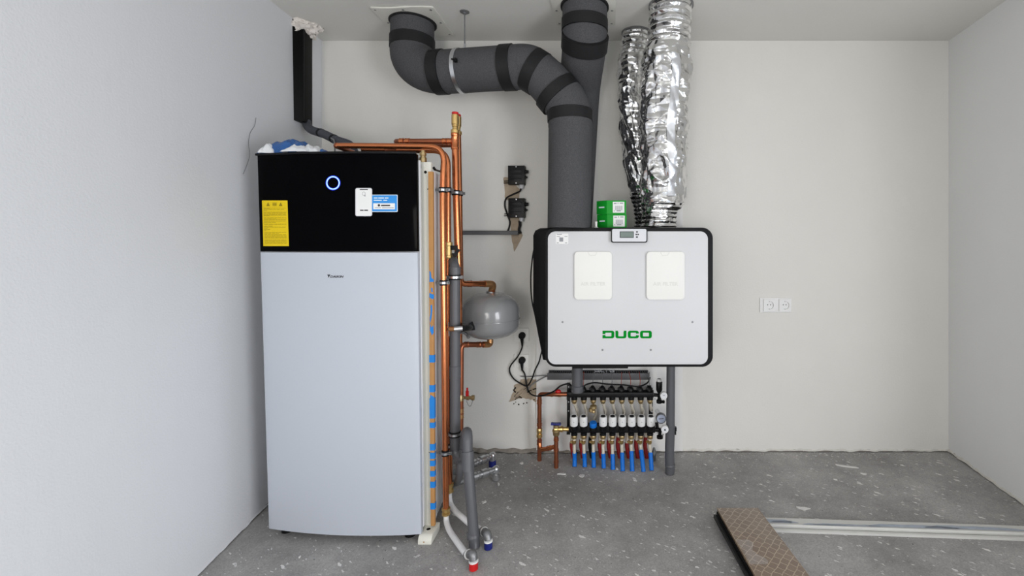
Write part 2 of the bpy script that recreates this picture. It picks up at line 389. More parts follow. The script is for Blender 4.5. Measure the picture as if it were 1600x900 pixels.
# rest of the right wall, round a tall window; and the wall behind the camera with its window
def quad_wall(y0, y1, z0, z1): 
    a, b = wall_x(1, y0), wall_x(1, y1)
    return [(a, y0, z0), (b, y1, z0), (b + .12, y1, z0), (a + .12, y0, z0)], [(a, y0, z1), (b, y1, z1), (b + .12, y1, z1), (a + .12, y0, z1)]
wr = MB(); wr.hexa(*quad_wall(0.75, -1.7, 0, 0.12)); wr.hexa(*quad_wall(0.75, -1.7, 2.35, H)); wr.hexa(*quad_wall(-1.7, YR, 0, H))
struct(wr, 'wall_right', M['plaster'])
wb = MB(); wb.bb((-2.2, YR - .1, 0), (-1.5, YR, H)); wb.bb((1.3, YR - .1, 0), (2.1, YR, H)); wb.bb((-1.5, YR - .1, 0), (1.3, YR, .15)); wb.bb((-1.5, YR - .1, 2.25), (1.3, YR, H))
struct(wb, 'wall_rear', M['plaster'])
# the strip of raw mortar showing under the plaster
ms = MB(); ms.bb((-1.9, D + 0.006, 0), (2.25, D + 0.09, 0.07)); struct(ms, 'baseboard_back', M['mortar'])
def side_strip(side):
    m = MB(); o = 0.006 * side; t = 0.08 * side
    y0, y1 = D + .1, (0.78 if side > 0 else YR)
    a, b = wall_x(side, y0) + o, wall_x(side, y1) + o
    return m.hexa([(a, y0, 0), (b, y1, 0), (b + t, y1, 0), (a + t, y0, 0)], [(a, y0, .07), (b, y1, .07), (b + t, y1, .07), (a + t, y0, .07)])
struct(side_strip(-1), 'baseboard_left', M['mortar'])
struct(side_strip(1), 'baseboard_right', M['mortar'])
# ragged lip of filler along the foot of the back wall and of the right wall
def lip(a, b, out, n, seed, hh):
    a = Vector(a); b = Vector(b); out = Vector(out); m = MB(); prev = None
    for i in range(n + 1):
        p = a.lerp(b, i / n); q = p * 14 + Vector((seed, 5, 0))
        z0 = max(0.001, 0.006 + 0.010 * noise.noise(q)); z1 = z0 + hh * (0.75 + 0.7 * noise.noise(q * 1.7 + Vector((9, 0, 0))))
        o = out * (0.7 + 0.6 * noise.noise(q * 2.3))
        cur = [p + Vector((0, 0, z0)) + o, p + Vector((0, 0, (z0 + z1) / 2)) + o * 0.8, p + Vector((0, 0, max(z1, z0 + .004))), p + Vector((0, 0, z0))]
        k = len(m.v); m.v += cur
        if prev is not None:
            for j in range(4): m.f.append([prev + j, prev + (j + 1) % 4, k + (j + 1) % 4, k + j])
        prev = k
    return m
struct(lip((0.33, D, 0), (2.15, D, 0), (0, -0.006, 0), 260, 2, 0.014), 'trim_1', M['lip'], angle=60)
struct(lip((wall_x(1, D), D, 0), (wall_x(1, 0.8), 0.8, 0), (-0.007, 0, 0), 180, 8, 0.016), 'trim_2', M['lip'], angle=60)
struct(lip((wall_x(-1, D), D, 0), (wall_x(-1, 0.5), 0.5, 0), (0.004, 0, 0), 260, 23, 0.009), 'trim_3', M['plaster_l'], angle=60)
# white backing board behind the ventilation unit and the manifold
bd = MB(); x0, x1 = P(838, 0, 2.9).x, P(1067, 0, 2.9).x
bd.bb((x0, D - 0.016, 0.012), (x1, D - 0.0005, 1.38)); bd.bb((P(1056, 0, 2.9).x, D - 0.016, 1.38), (x1, D - 0.0005, 1.56)); struct(bd, 'trim_4', mat('painted_board', (0.85, 0.84, 0.82), 0.6, spec=0.3), bevel=0.002)
# window frames (outside the picture)
wf = MB()
for (y0, y1, z0, z1) in ((0.75, 0.69, .12, 2.35), (-1.64, -1.7, .12, 2.35), (-.44, -.5, .12, 2.35), (.69, -1.64, .12, .18), (.69, -1.64, 2.29, 2.35)):
    a, b = wall_x(1, y0) + .03, wall_x(1, y1) + .03
    wf.hexa([(a, y0, z0), (b, y1, z0), (b + .05, y1, z0), (a + .05, y0, z0)], [(a, y0, z1), (b, y1, z1), (b + .05, y1, z1), (a + .05, y0, z1)])
struct(wf, 'window_1', M['white'])
wf = MB(); 
for a, b in (((-1.5, .15), (-1.44, 2.25)), ((1.24, .15), (1.3, 2.25)), ((-.13, .15), (-.07, 2.25)), ((-1.5, .15), (1.3, .21)), ((-1.5, 2.19), (1.3, 2.25))):
    wf.bb((a[0], YR - .08, a[1]), (b[0], YR - .03, b[1]))
struct(wf, 'window_2', M['white'])

# ------------------------------------------------------------------ heat pump cabinet
DL, DR, BULGE = 2.075, 2.035, 0.028
ZT, ZM, ZB = EYE + (VY - 239) * 2.045 / F, EYE - (393.5 - VY) * 2.045 / F, EYE - (835 - VY) * 2.035 / F
XLt, XLb = (402 - VX) * DL / F, (420 - VX) * DL / F
XRt, XRb = (650.5 - VX) * DR / F, (658 - VX) * DR / F
def fr(u, z, off=0.0):                # point on the bowed front
    t = (ZT - z) / (ZT - ZB); xl = XLt + (XLb - XLt) * t; xr = XRt + (XRb - XRt) * t
    d = DL + (DR - DL) * u - BULGE * (1 - (2 * u - 1) ** 2)
    return Vector((xl + (xr - xl) * u, d - off, z))
def fpx(px, py, off=0.0):
    d = 2.03
    for _ in range(5):
        p = P(px, py, d); t = (ZT - p.z) / (ZT - ZB); xl = XLt + (XLb - XLt) * t; xr = XRt + (XRb - XRt) * t
        u = (p.x - xl) / (xr - xl); d = DL + (DR - DL) * u - BULGE * (1 - (2 * u - 1) ** 2)
    return P(px, py, d - off)
def fpatch(mb, px0, py0, px1, py1, off, n=6, skew=0.0):      # a flat print on the front; skew shifts the lower edge
    def f(u, v): return fpx(px0 + (px1 - px0) * u + skew * v, py0 + (py1 - py0) * v, off)
    return mb.grid(f, n, 1)
cab = thing('heat_pump_cabinet', 'tall heat pump cabinet with black glossy top panel and pale grey door', 'heat pump', (-1.18, 2.28, 0))
def slab(z0, z1, th=0.022, inset=0.0, n=24):
    m = MB(); a = [fr(i / n, z1, -inset) for i in range(n + 1)]; b = [fr(i / n, z0, -inset) for i in range(n + 1)]
    w_ = Vector((0, th, 0)); k = n + 1
    vs_ = a + b + [p + w_ for p in a] + [p + w_ for p in b]
    fs = []
    for i in range(n):
        fs += [(i, i + 1, k + i + 1, k + i), (2 * k + i, 3 * k + i, 3 * k + i + 1, 2 * k + i + 1), (i, 2 * k + i, 2 * k + i + 1, i + 1), (k + i, k + i + 1, 3 * k + i + 1, 3 * k + i)]
    fs += [(0, k, 3 * k, 2 * k), (n, 2 * k + n, 3 * k + n, k + n)]
    return m.add(vs_, fs)
slab(ZM + .002, ZT - .006).build('upper_panel', M['gloss_black'], cab, bevel=0.002, label='glossy black upper front panel')
slab(ZB, ZM - .002).build('door_panel', M['cabinet'], cab, bevel=0.003, label='pale grey lower front panel')
body = MB()
q0 = [fr(0, ZB + .012, -.02) + Vector((.004, 0, 0)), fr(1, ZB + .012, -.02) + Vector((-.004, 0, 0)), Vector((-1.0, 2.48, ZB + .012)), Vector((-1.56, 2.54, ZB + .012))]
q1 = [fr(0, ZT - .012, -.02) + Vector((.004, 0, 0)), fr(1, ZT - .012, -.02) + Vector((-.004, 0, 0)), Vector((-1.0, 2.48, ZT - .012)), Vector((-1.56, 2.54, ZT - .012))]
body.hexa(q0, q1).build('body', M['cabinet_side'], cab, bevel=0.004)
lid = MB(); n = 20
top = [fr(i / n, ZT, .003) for i in range(n + 1)] + [Vector((-1.0, 2.485, ZT)), Vector((-1.565, 2.545, ZT))]
top = [p + Vector((-.008, 0, 0)) if i == 0 else p for i, p in enumerate(top)]
lid.prism([p - Vector((0, 0, .006)) for p in top], (0, 0, .009)).build('top_lid', M['satin_black'], cab)
for px, d in ((440, 2.12), (640, 2.09), (470, 2.45), (610, 2.42)):
    x = (px - VX) * 2.08 / F
    MB().lathe((x, d, 0), (0, 0, 1), [(.024, 0), (.024, .012), (.014, .014), (.014, ZB + .02)], 14).build('foot', M['black'], cab)
pl = MB(); pl.bb((-1.45, 2.12, ZB - .012), (-1.02, 2.45, ZB + .014)); pl.build('base_plate', M['steel_d'], cab)
rp = MB(); rp.hexa([fr(1, ZB + .02, -.022) + Vector((.0, 0, 0)), fr(1, ZB + .02, -.022) + Vector((.002, .0, 0)), fr(1, ZB + .02, -.022) + Vector((.002, .012, 0)), fr(1, ZB + .02, -.022) + Vector((0, .012, 0))],
        [fr(1, ZT - .03, -.022), fr(1, ZT - .03, -.022) + Vector((.006, 0, 0)), fr(1, ZT - .03, -.022) + Vector((.006, .012, 0)), fr(1, ZT - .03, -.022) + Vector((0, .012, 0))])
rp.build('side_edge_profile', M['cabinet_side'], cab)
# glowing ring
ring = MB(); ring.grid(lambda u, v: fpx(520.3 + math.cos(2 * math.pi * u) * (11.3 - 2.9 * v), 285.8 + math.sin(2 * math.pi * u) * (11.3 - 2.9 * v), 0.0012 + 0.001 * math.sin(v * math.pi)), 48, 3, wrap=True)
rg = ring.build('indicator_ring', M['led'], cab, label='glowing blue ring light')
core = MB(); core.grid(lambda u, v: fpx(520.3 + math.cos(2 * math.pi * u) * (10.3 - 1.3 * v), 285.8 + math.sin(2 * math.pi * u) * (10.3 - 1.3 * v), 0.0026), 48, 1, wrap=True)
core.build('bright_core', M['led_core'], rg)
# yellow label with its print
yl = fpatch(MB(), 409.3, 313.2, 449.2, 384.6, .0008, 5, 2.2).build('warning_label', M['yellow'], cab, label='yellow warning label with small print')
pr = MB()
def yp(x0, y0, x1, y1): fpatch(pr, x0 + 2.2 * (y0 - 313) / 72, y0, x1 + 2.2 * (y0 - 313) / 72, y1, .0014, 1)
tri = [fpx(416.1, 322, .0014), fpx(421.6, 322, .0014), fpx(418.8, 316, .0014)]
pr.add(tri, [(0, 1, 2)])
for a in (426.2, 428.6, 430.6): yp(a, 316.5, a + 1.2, 322)
yp(425.5, 319, 432, 319.8)
pr.add([fpx(435.5, 322, .0014), fpx(441.5, 322, .0014), fpx(438.5, 316.2, .0014)], [(0, 1, 2)])
rnd.seed(3); y = 325.2
while y < 381:
    x = 411.5
    while x < 446:
        l = rnd.uniform(2.5, 7); 
        if x + l > 446: l = 446 - x
        if l > .8: yp(x, y, x + l, y + 0.55)
        x += l + rnd.uniform(.5, 1.0)
        if rnd.random() < .10: break
    y += 1.75 if rnd.random() < .85 else 3.0
pr.build('print', M['yellow_ink'], yl)
yb = MB()
for yy in (325, 331.5, 336.5, 342): fpatch(yb, 411.6 + 2.2 * (yy - 313) / 72, yy, 446.8 + 2.2 * (yy - 313) / 72, yy + .35, .0014, 2)
yb.build('rule', M['yellow_ink'], yl)
# phone shaped label, blue label beside it
def fround(px0, py0, px1, py1, r, off):
    o = rr(px0, py0, px1, py1, r, 5, 2); m = MB(); m.prism([fpx(x, y, off) for x, y in o], (0, .0006, 0)); return m
bl = fround(579, 304.2, 621.3, 331.2, 1.6, .0010).build('blue_label', M['white_ink'], cab, label='white and blue label with white lettering')
fround(579.5, 305.2, 620.2, 330.1, 1.0, .0014).build('blue_field', M['blue_label'], bl)
fround(583.2, 317.6, 617, 327.0, .5, .0018).build('white_field', M['white'], bl)
tx = MB()
for (x0, x1, y_) in ((584, 590, 308.6), (591, 600, 308.6), (601.2, 607, 308.6), (584, 596.5, 312.2), (599, 605, 312.2)):
    fpatch(tx, x0, y_, x1, y_ + 1.6, .0018, 1)
tx.build('print', M['white_ink'], bl)
tx = MB(); tx.prism([fpx(592 + 1.9 * math.cos(a * .52), 320.8 + 1.9 * math.sin(a * .52), .0022) for a in range(12)], (0, .0003, 0)); tx.build('icon', M['ink'], bl)
tx = fpatch(MB(), 595.5, 320.1, 609.5, 322, .0022, 1); tx.build('print', M['ink'], bl)
tx = MB(); fpatch(tx, 586, 324.2, 595, 325.0, .0022, 1); fpatch(tx, 597, 324.2, 615.5, 325.3, .0022, 1); tx.build('print', M['grey_ink'], bl)
pt = fround(555.2, 293.8, 581.4, 337.8, 3.0, .0016).build('phone_label', M['grey_label'], cab, label='silver rounded label shaped like a phone')
fround(556.4, 295, 580.2, 336.6, 2.4, .0020).build('label_face', M['white'], pt)
tx = MB(); fpatch(tx, 562, 295.4, 574.8, 296.9, .0024, 1); tx.build('speaker_bar', M['ink'], pt); tx = MB(); fpatch(tx, 562.5, 327.7, 568, 329.4, .0024, 1); fpatch(tx, 569, 327.7, 575, 329.4, .0024, 1)
tx.build('print', M['ink'], pt)
tx = MB(); tx.grid(lambda u, v: fpx(568.4 + math.cos(2 * math.pi * u) * (2.6 - .5 * v), 302.6 + math.sin(2 * math.pi * u) * (3.1 - .5 * v), .0024), 20, 1, wrap=True)
tx.build('icon_ring', M['grey_ink'], pt)
fpatch(MB(), 569.3, 304.9, 571, 306.9, .0024, 1).build('icon_tail', M['grey_ink'], pt)
# maker's lettering
lg = MB(); lg.add([fpx(511.0, 429.2, .0012), fpx(516.2, 429.0, .0012), fpx(513.0, 434.2, .0012), fpx(512.6, 431.0, .0012)], [(0, 1, 2, 3)])
lgo = lg.build('logo', M['ink'], cab)
text_mb('DAIKIN', 3.6, lambda x, y, t: fpx(516.0 + x, 434.0 - y, .0012), shear=.25, bold=.02, width=21).build('lettering', M['ink'], lgo)

# ------------------------------------------------------------------ steel frame beside the cabinet
rack = cab
d0 = 2.10
up = MB(); up.hexa([P(660.6, 826, d0), P(677.5, 826, d0), P(677.5, 826, d0) + Vector((0, .02, 0)), P(660.6, 826, d0) + Vector((0, .02, 0))],
                   [P(657.8, 253, d0), P(673.4, 253, d0), P(673.4, 253, d0) + Vector((0, .02, 0)), P(657.8, 253, d0) + Vector((0, .02, 0))])
upo = up.build('upright', M['beige'], rack, bevel=.0025, label='beige steel upright')
xa, xb = P(657, 0, 2.05).x, P(678, 0, 2.05).x
prof = [(2.125, .0), (2.125, .037)] + [(2.045 - .025 * math.sin(a), .012 + .025 * math.cos(a)) for a in [k * math.pi / 12 for k in range(7)]] + [(2.02, 0)]
ft = MB().prism([(xa, y, z) for y, z in prof], (xb - xa, 0, 0)).build('foot', M['beige'], rack, bevel=.003, label='beige steel foot with bolt hole')
xc = (xa + xb) / 2 - .003
MB().lathe((xc, 2.072, .0362), (0, 0, 1), [(.0092, 0), (.0092, .0012)], 16).build('bolt_hole', M['hole'], ft)
MB().lathe((xc, 2.0202, .012), (0, -1, 0), [(.003, 0), (.003, .0008)], 10).build('screw', M['bronze'], ft)
for px, py, r in ((664.8, 269, 2.3), (668.5, 295.5, 1.0), (660.6, 707, .9), (671, 707, .8)):
    MB().lathe(P(px, py, d0 - .0002), (0, -1, 0), [(S(r, d0), 0), (S(r, d0), .0006)], 14).build('hole', M['hole'], upo)
sp = MB()
zt, zb = P(0, 268, 2.13).z, .032
a0, a1 = Vector((P(677.4, 0, 2.115).x, 2.118, 0)), Vector((-.853, 2.52, 0))
segs = 5
for i in range(segs):                 # folded sheet: five ribs
    p = a0.lerp(a1, i / segs); q = a0.lerp(a1, (i + .86) / segs); th = Vector((-.012, 0, 0)); 
    sp = MB(); sp.hexa([p + Vector((0, 0, zb)), q + Vector((0, 0, zb)), q + th + Vector((0, 0, zb)), p + th + Vector((0, 0, zb))],
            [p + Vector((0, 0, zt)), q + Vector((0, 0, zt)), q + th + Vector((0, 0, zt)), p + th + Vector((0, 0, zt))])
    sp.build('side_panel', M['cabinet_side'], rack, bevel=.003)
bk = MB(); t2 = Vector((-.016, 0, 0))
bk.hexa([a0 + t2 + Vector((0, 0, zb)), a1 + t2 + Vector((0, 0, zb)), a1 + t2 * 1.6 + Vector((0, 0, zb)), a0 + t2 * 1.6 + Vector((0, 0, zb))],
        [a0 + t2 + Vector((0, 0, zt)), a1 + t2 + Vector((0, 0, zt)), a1 + t2 * 1.6 + Vector((0, 0, zt)), a0 + t2 * 1.6 + Vector((0, 0, zt))])
bk.build('back_sheet', M['cabinet_side'], rack)
u0 = P(661, 252.8, 2.14)
MB().lathe(u0 - Vector((0, 0, .004)), (0, 0, 1), [(.0165, 0), (.0175, .004), (.0175, .022), (.013, .024), (.013, .032), (.016, .034), (.016, .046), (.010, .048), (.010, .056)], 8).build('brass_union', M['brass_d'], rack, label='brass union nut on top of the upright')
tl = MB(); tl.tube(spline([P(677, 261, 2.16), P(680, 265, 2.17), P(688, 268, 2.25), P(700, 273, 2.4)]), [.006] * 9 + [.0045] * 8 + [.002] * 8, 8)
tl.build('black_lever', M['black'], rack)

# wooden batten with blue tape
wood = thing('wooden_batten', 'thin wooden batten with strips of blue tape against the beige upright', 'batten', P(676, 822, 2.08))
def bat(py): return 668.9 + (673.0 - 668.9) * (py - 268) / 554, 676.3 + (679.3 - 676.3) * (py - 268) / 554
db = 2.082
x0, x1 = bat(822); y0, y1 = bat(268)
th = Vector((0, .014, 0))
MB().hexa([P(x0, 822, db), P(x1, 822, db), P(x1, 822, db) + th, P(x0, 822, db) + th], [P(y0, 268, db), P(y1, 268, db), P(y1, 268, db) + th, P(y0, 268, db) + th]).build('batten', M['wood'], wood, bevel=.001)
for a, b in ((555, 566.5), (602, 613), (622, 654), (660.5, 669), (694, 704), (707.5, 717), (720, 728.6), (736, 744.8), (752.8, 762.4), (786.3, 796.2)):
    p0, p1 = bat(a); q0, q1 = bat(b); e = .5
    MB().hexa([P(q0 - e, b, db - .001), P(q1 + e, b, db - .001), P(q1 + e, b, db - .001) + th * 1.14, P(q0 - e, b, db - .001) + th * 1.14],
              [P(p0 - e, a, db - .001), P(p1 + e, a, db - .001), P(p1 + e, a, db - .001) + th * 1.14, P(p0 - e, a, db - .001) + th * 1.14]).build('tape_strip', M['tape'], wood)
for poly in ([(671, 423), (673, 425), (674, 434), (677.6, 437), (677.6, 440.5), (671, 440.8)], [(673.5, 449.5), (675.5, 450), (676.3, 456), (674, 456.4)], [(671, 458), (677.9, 460.5), (677.9, 466.8), (675, 467.5), (671, 464.5)],
             [(672.6, 477), (675, 476), (675.5, 485), (674, 498), (672, 505), (671.5, 496), (673, 488)], [(672, 506), (674, 512), (677, 508), (677.6, 520), (675, 524), (671.6, 516)], [(672.2, 617), (677.9, 620), (678, 623), (672.2, 623)]):
    MB().prism([P(x, y, db - .0008) for x, y in poly], (0, .0012, 0)).build('torn_tape', M['tape'], wood)

# ------------------------------------------------------------------ clamps
def clamp(name, label, rings, stud=None, group='pipe clamps'):
    """rings: (centre, radius, axis)"""
    c0 = rings[0][0]; t = thing(name, label, 'clamp', c0, group)
    for c, r, ax in rings:
        c = Vector(c); h = .0125
        MB().lathe(c - Vector(ax) * h, ax, [(r + .0004, 0), (r + .0035, 0), (r + .0035, 2 * h), (r + .0004, 2 * h)], 18).build('rubber_lining', M['rubber'], t)
        MB().lathe(c - Vector(ax) * .006, ax, [(r + .003, 0), (r + .0055, .001), (r + .0055, .011), (r + .003, .012)], 18).build('steel_band', M['steel'], t)
        for s in (-1, 1):
            lug = MB(); lug.box(c + Vector((s * (r + .010), -.004, 0)), (.012, .006, .014)); lug.box(c + Vector((s * (r + .010), -.011, 0)), (.006, .012, .006))
            lug.build('bolt_lug', M['steel_d'], t)
    if stud:
        MB().tube([stud[0], stud[1]], .0045, 8).build('stud', M['steel'], t)
    return t
ZAX = (0, 0, 1)

# ------------------------------------------------------------------ copper pipes by the cabinet
dA, dB = 2.15, 2.25
rA = S(4.55, dA)
def fitting(mb, c, ax, r, l, bead=True):
    c = Vector(c); ax = Vector(ax).normalized()
    pr_ = [(r + .0005, -l), (r + .0028, -l * .96), (r + .0028, -l * .7), (r + .0016, -l * .6), (r + .0016, l * .6), (r + .0028, l * .7), (r + .0028, l * .96), (r + .0005, l)]
    return mb.tube_prof(c, ax, pr_, 16)
t = thing('copper_pipe', 'bright copper pipe over the cabinet top, frontmost, down to the red-capped white pipe', 'pipe', P(697, 800, dA))
MB().tube(bend([P(527, 227.5, dA), P(694.5, 229, dA), P(691.3, 300, dA), P(697, 797, dA)], .075, 10), rA, 16).build('tube', M['copper'], t)
MB().tube(bend([P(526, 228, dA + .01), P(552, 238.5, dA + .14)], .01), rA * .9, 12).build('branch', M['copper_d'], t)
MB().ball(P(526.5, 227.7, dA), rA * 1.08, 12, 8).build('end_elbow', M['copper_d'], t)
fc = P(697, 800, dA)
MB().lathe(fc + Vector((0, 0, .022)), (0, 0, -1), [(rA, 0), (rA + .006, .003), (rA + .006, .012), (rA + .001, .014), (rA + .001, .022), (rA + .005, .024), (rA + .005, .034), (rA - .001, .038), (rA - .002, .05)], 14).build('brass_union', M['brass'], t)
t = thing('copper_pipe', 'bright copper pipe over the cabinet top, second behind, down to the blue-capped white pipe', 'pipe', P(702.5, 765, dB))
rB = S(4.6, dB)
MB().tube(bend([P(566, 233.6, dB), P(699.5, 235.3, dB), P(699.4, 300, dB), P(702.3, 764, dB)], .075, 10), rB, 16).build('tube', M['copper'], t)
fitting(MB(), P(612, 234, dB), (1, 0, 0), rB, .03).build('press_sleeve', M['copper_d'], t)
fc2 = P(702.4, 764, dB)
MB().lathe(fc2 + Vector((0, 0, .03)), (0, 0, -1), [(rB, 0), (rB + .005, .003), (rB + .005, .016), (rB + .001, .018), (rB + .001, .026), (rB + .005, .03), (rB + .005, .044), (rB - .002, .048)], 14).build('brass_union', M['brass'], t)
vb = P(701.2, 391, dB - .012)
v = MB().lathe(vb + Vector((0, 0, -.04)), (0, 0, 1), [(rB + .002, 0), (rB + .004, .003), (rB + .004, .014), (rB + .001, .017), (rB + .001, .06), (rB + .004, .063), (rB + .004, .078), (rB, .08)], 8).build('brass_valve', M['brass'], t, label='brass inline valve with black handle')
hv = MB(); hv.box(vb + Vector((.028, -.004, .012)), (.026, .022, .022)); hv.box(vb + Vector((.040, -.008, -.012)), (.014, .018, .04), ry=.5)
hv.build('handle', M['black'], v)
MB().box(vb + Vector((-.05, .02, 0)), (.008, .012, .016)).build('stop_knob', M['black'], v)
# white pipes on the floor
def white_pipe(label, pts, elbow, capc, capmat, cname, r=.0125):
    t = thing('multilayer_pipe', label, 'pipe', (capc[0], capc[1], 0), None)
    MB().tube(spline(pts, 8), r, 14).build('tube', M['white_pipe'], t)
    e0, e1, e2 = elbow
    MB().tube(bend([e0, e1, e2], .03, 6), r + .0045, 14).build('elbow', M['steel_d'], t)
    MB().tube([e0 + (e1 - e0) * .25, e0 + (e1 - e0) * .45], r + .0065, 14).build('press_ring', M['white'], t)
    MB().lathe((e2.x, e2.y, capc[2] + .031), ZAX, [(r + .0045, 0), (r + .0065, .001), (r + .0065, .006), (r + .0045, .007)], 16).build('press_ring', M['white'], t)
    c = Vector(capc)
    MB().lathe(c, (0, 0, 1), [(r + .002, 0), (r + .0055, .003), (r + .0055, .028), (r + .003, .031)], 16).build('end_cap', capmat, t, label=cname)
    return t
e2 = P(739.5, 876, 1.885); cap = Vector((P(740, 892, 1.868).x, 1.868, 0.0))
e2 = Vector((cap.x, cap.y, .040))
white_pipe('white plastic pipe curving over the floor to an elbow with red cap', [fc + Vector((0, 0, -.018)), P(698, 817, 2.13), P(703, 830, 2.08), P(713, 845, 2.01), P(724, 860, 1.945), P(731, 868, 1.91)],
           (P(729.5, 867, 1.915), Vector((cap.x - .004, cap.y + .004, .062)), e2), cap, M['red'], 'red end cap')
cap2 = Vector((P(763, 857, 1.995).x, 1.995, 0.0))
white_pipe('white plastic pipe curving behind the grey drain pipe to an elbow with dark blue cap', [fc2 + Vector((0, 0, -.016)), P(702, 775, 2.25), P(704, 787, 2.235), P(712, 799, 2.2), P(722, 808, 2.15), P(734, 818, 2.115), P(755, 829, 2.065)],
           (P(754, 829, 2.065), Vector((cap2.x - .006, cap2.y + .006, .062)), Vector((cap2.x, cap2.y, .040))), cap2, M['dark_blue'], 'dark blue end cap')

# ------------------------------------------------------------------ copper risers
d1, d2 = 2.32, 2.42
r1, r2 = S(5.4, d1), S(4.6, d2)
def riser_top(t, c, r):
    m = MB(); m.lathe(c, ZAX, [(r + .001, 0), (r + .004, .002), (r + .004, .018), (r - .003, .022), (r - .004, .034), (r - .001, .036), (r - .001, .044), (r + .001, .046), (r + .001, .094), (r - .002, .097)], 12)
    o = m.build('air_vent', M['brass'], t, label='brass air vent')
    MB().lathe(c + Vector((0, 0, .097)), ZAX, [(r - .001, 0), (r - .001, .010), (r - .004, .012)], 12).build('red_cap', M['red'], o)
t = thing('copper_riser', 'thick copper riser with brass air vent and side branch, in front of its twin', 'pipe', P(716, 540, d1))
MB().tube([P(711, 209, d1), P(712.6, 300, d1), P(716.5, 420, d1 + .02), P(717, 536, d1 + .03)], r1, 16).build('tube', M['copper'], t)
MB().lathe(P(711.1, 234, d1), ZAX, [(r1, 0), (r1 + .003, .002), (r1 + .003, .012), (r1 + .0015, .014), (r1 + .0015, .068), (r1 + .003, .07), (r1 + .003, .08), (r1, .082)], 16).build('tee', M['copper'], t)
MB().tube(bend([P(711, 221, d1), P(620, 221.5, d1), P(620, 221.5, d1 + .12)], .04, 8), S(4.6, d1), 14).build('branch', M['copper_d'], t)
for px in (703, 695, 637, 628):
    fitting(MB(), P(px, 221.2, d1), (1, 0, 0), S(4.6, d1), .010).build('press_sleeve', M['copper'], t)
riser_top(t, P(711.2, 209, d1), r1)
t = thing('copper_riser', 'thinner copper riser behind the thick one, feeding the top of the grey vessel', 'pipe', P(720, 440, d2))
MB().tube(bend([P(715.8, 211, d2), P(717.5, 300, d2), P(719.6, 443.5, d2), P(771.5, 443.5, d2 + .16), P(768, 460, d2 + .18)], .03, 8), r2, 16).build('tube', M['copper'], t)
riser_top(t, P(716, 211, d2), r2 * .95)
MB().tube([P(715, 226, d2), P(656, 227, d2)], S(4.2, d2), 12).build('branch', M['copper_d'], t)
fitting(MB(), P(734, 443.5, d2 + .05), (1, 0.3, 0), r2, .012).build('press_sleeve', M['copper_d'], t)
fitting(MB(), P(753.5, 443.5, d2 + .12), (1, 0.3, 0), r2, .012).build('press_sleeve', M['copper_d'], t)
MB().tube(bend([P(757, 443.5, d2 + .115), P(771.5, 443.5, d2 + .16), P(768, 455.5, d2 + .18)], .025, 8), r2 + .0035, 14).build('bronze_elbow', M['bronze'], t)

# return pipe below the vessel, with the drain valve
dr = 2.46
t = thing('copper_return', 'copper pipe from under the grey vessel down the back of the drain pipe', 'pipe', P(720, 700, dr))
MB().tube(bend([P(766, 524, dr + .14), P(766, 538.5, dr + .14), P(720.5, 538.5, dr), P(719.5, 725, dr)], .03, 8), S(4.2, dr), 14).build('tube', M['copper_d'], t)
fitting(MB(), P(729, 538.5, dr + .03), (1, .3, 0), S(4.2, dr), .011).build('press_sleeve', M['copper'], t)
fitting(MB(), P(748, 538.5, dr + .085), (1, .3, 0), S(4.2, dr), .011).build('press_sleeve', M['copper'], t)
MB().tube(bend([P(755, 538.5, dr + .10), P(766, 538.5, dr + .14), P(766, 528.5, dr + .14)], .03, 8), S(5.0, dr), 14).build('bronze_elbow', M['bronze'], t)
dv = P(724, 621.5, dr)
v = MB(); v.lathe(dv - Vector((.008, 0, 0)), (1, 0, 0), [(.012, 0), (.012, .01), (.008, .012), (.008, .024), (.013, .026), (.013, .038), (.009, .04), (.009, .05), (.014, .052), (.014, .066), (.004, .068)], 10)
v.lathe(dv + Vector((-.016, 0, -.018)), ZAX, [(.014, 0), (.017, .003), (.017, .034), (.014, .038)], 10)
vo = v.build('drain_valve', M['brass_d'], t, label='brass drain valve with red lever')
lv = MB(); lv.box(dv + Vector((.022, -.004, .024)), (.016, .010, .028)); lv.box(dv + Vector((.022, -.004, .044)), (.009, .008, .022)); lv.build('lever', M['red'], vo, bevel=.002)
MB().tube(spline([dv + Vector((.02, -.01, -.012)), dv + Vector((.03, -.01, -.036)), dv + Vector((.042, -.01, -.04)), dv + Vector((.052, -.005, -.012))], 6), .0016, 6).build('cap_strap', M['wire_grey'], vo)
for py in (641, 650): fitting(MB(), P(719.7, py, dr), ZAX, S(4.2, dr), .012).build('press_sleeve', M['bronze'], t)

# ------------------------------------------------------------------ grey drain pipe with its trap
dp = 2.20; rp_ = S(7.8, dp)
t = thing('drain_pipe', 'grey plastic drain pipe with a bent trap standing on the floor right of the cabinet', 'drain pipe', Vector((P(741, 855, 2.0).x, 2.0, 0)))
MB().tube(spline([P(707.5, 400, dp + .075), P(708, 406, dp + .05), P(710.5, 417, dp), P(711, 430, dp)], 5), [rp_ * .78] * 6 + [rp_ * .95] * 10, 16).build('top_bend', M['pvc'], t)
MB().tube(bend([P(711, 425, dp), P(711, 690, dp), P(711.5, 708, dp), P(724, 716, dp - .015), P(726.5, 700, dp - .03)], .05, 8), rp_, 18).build('tube', M['pvc'], t)
MB().tube(bend([P(724.5, 712, dp - .02), P(727.5, 676, dp - .03), P(730.5, 674.5, dp - .115), P(730.5, 712, dp - .135), P(733, 745, dp - .155), P(741, 846, 2.008), Vector((P(741.5, 855, 2.0).x, 2.0, 0.0))], .05, 8), rp_ * .96, 18).build('trap', M['pvc'], t)
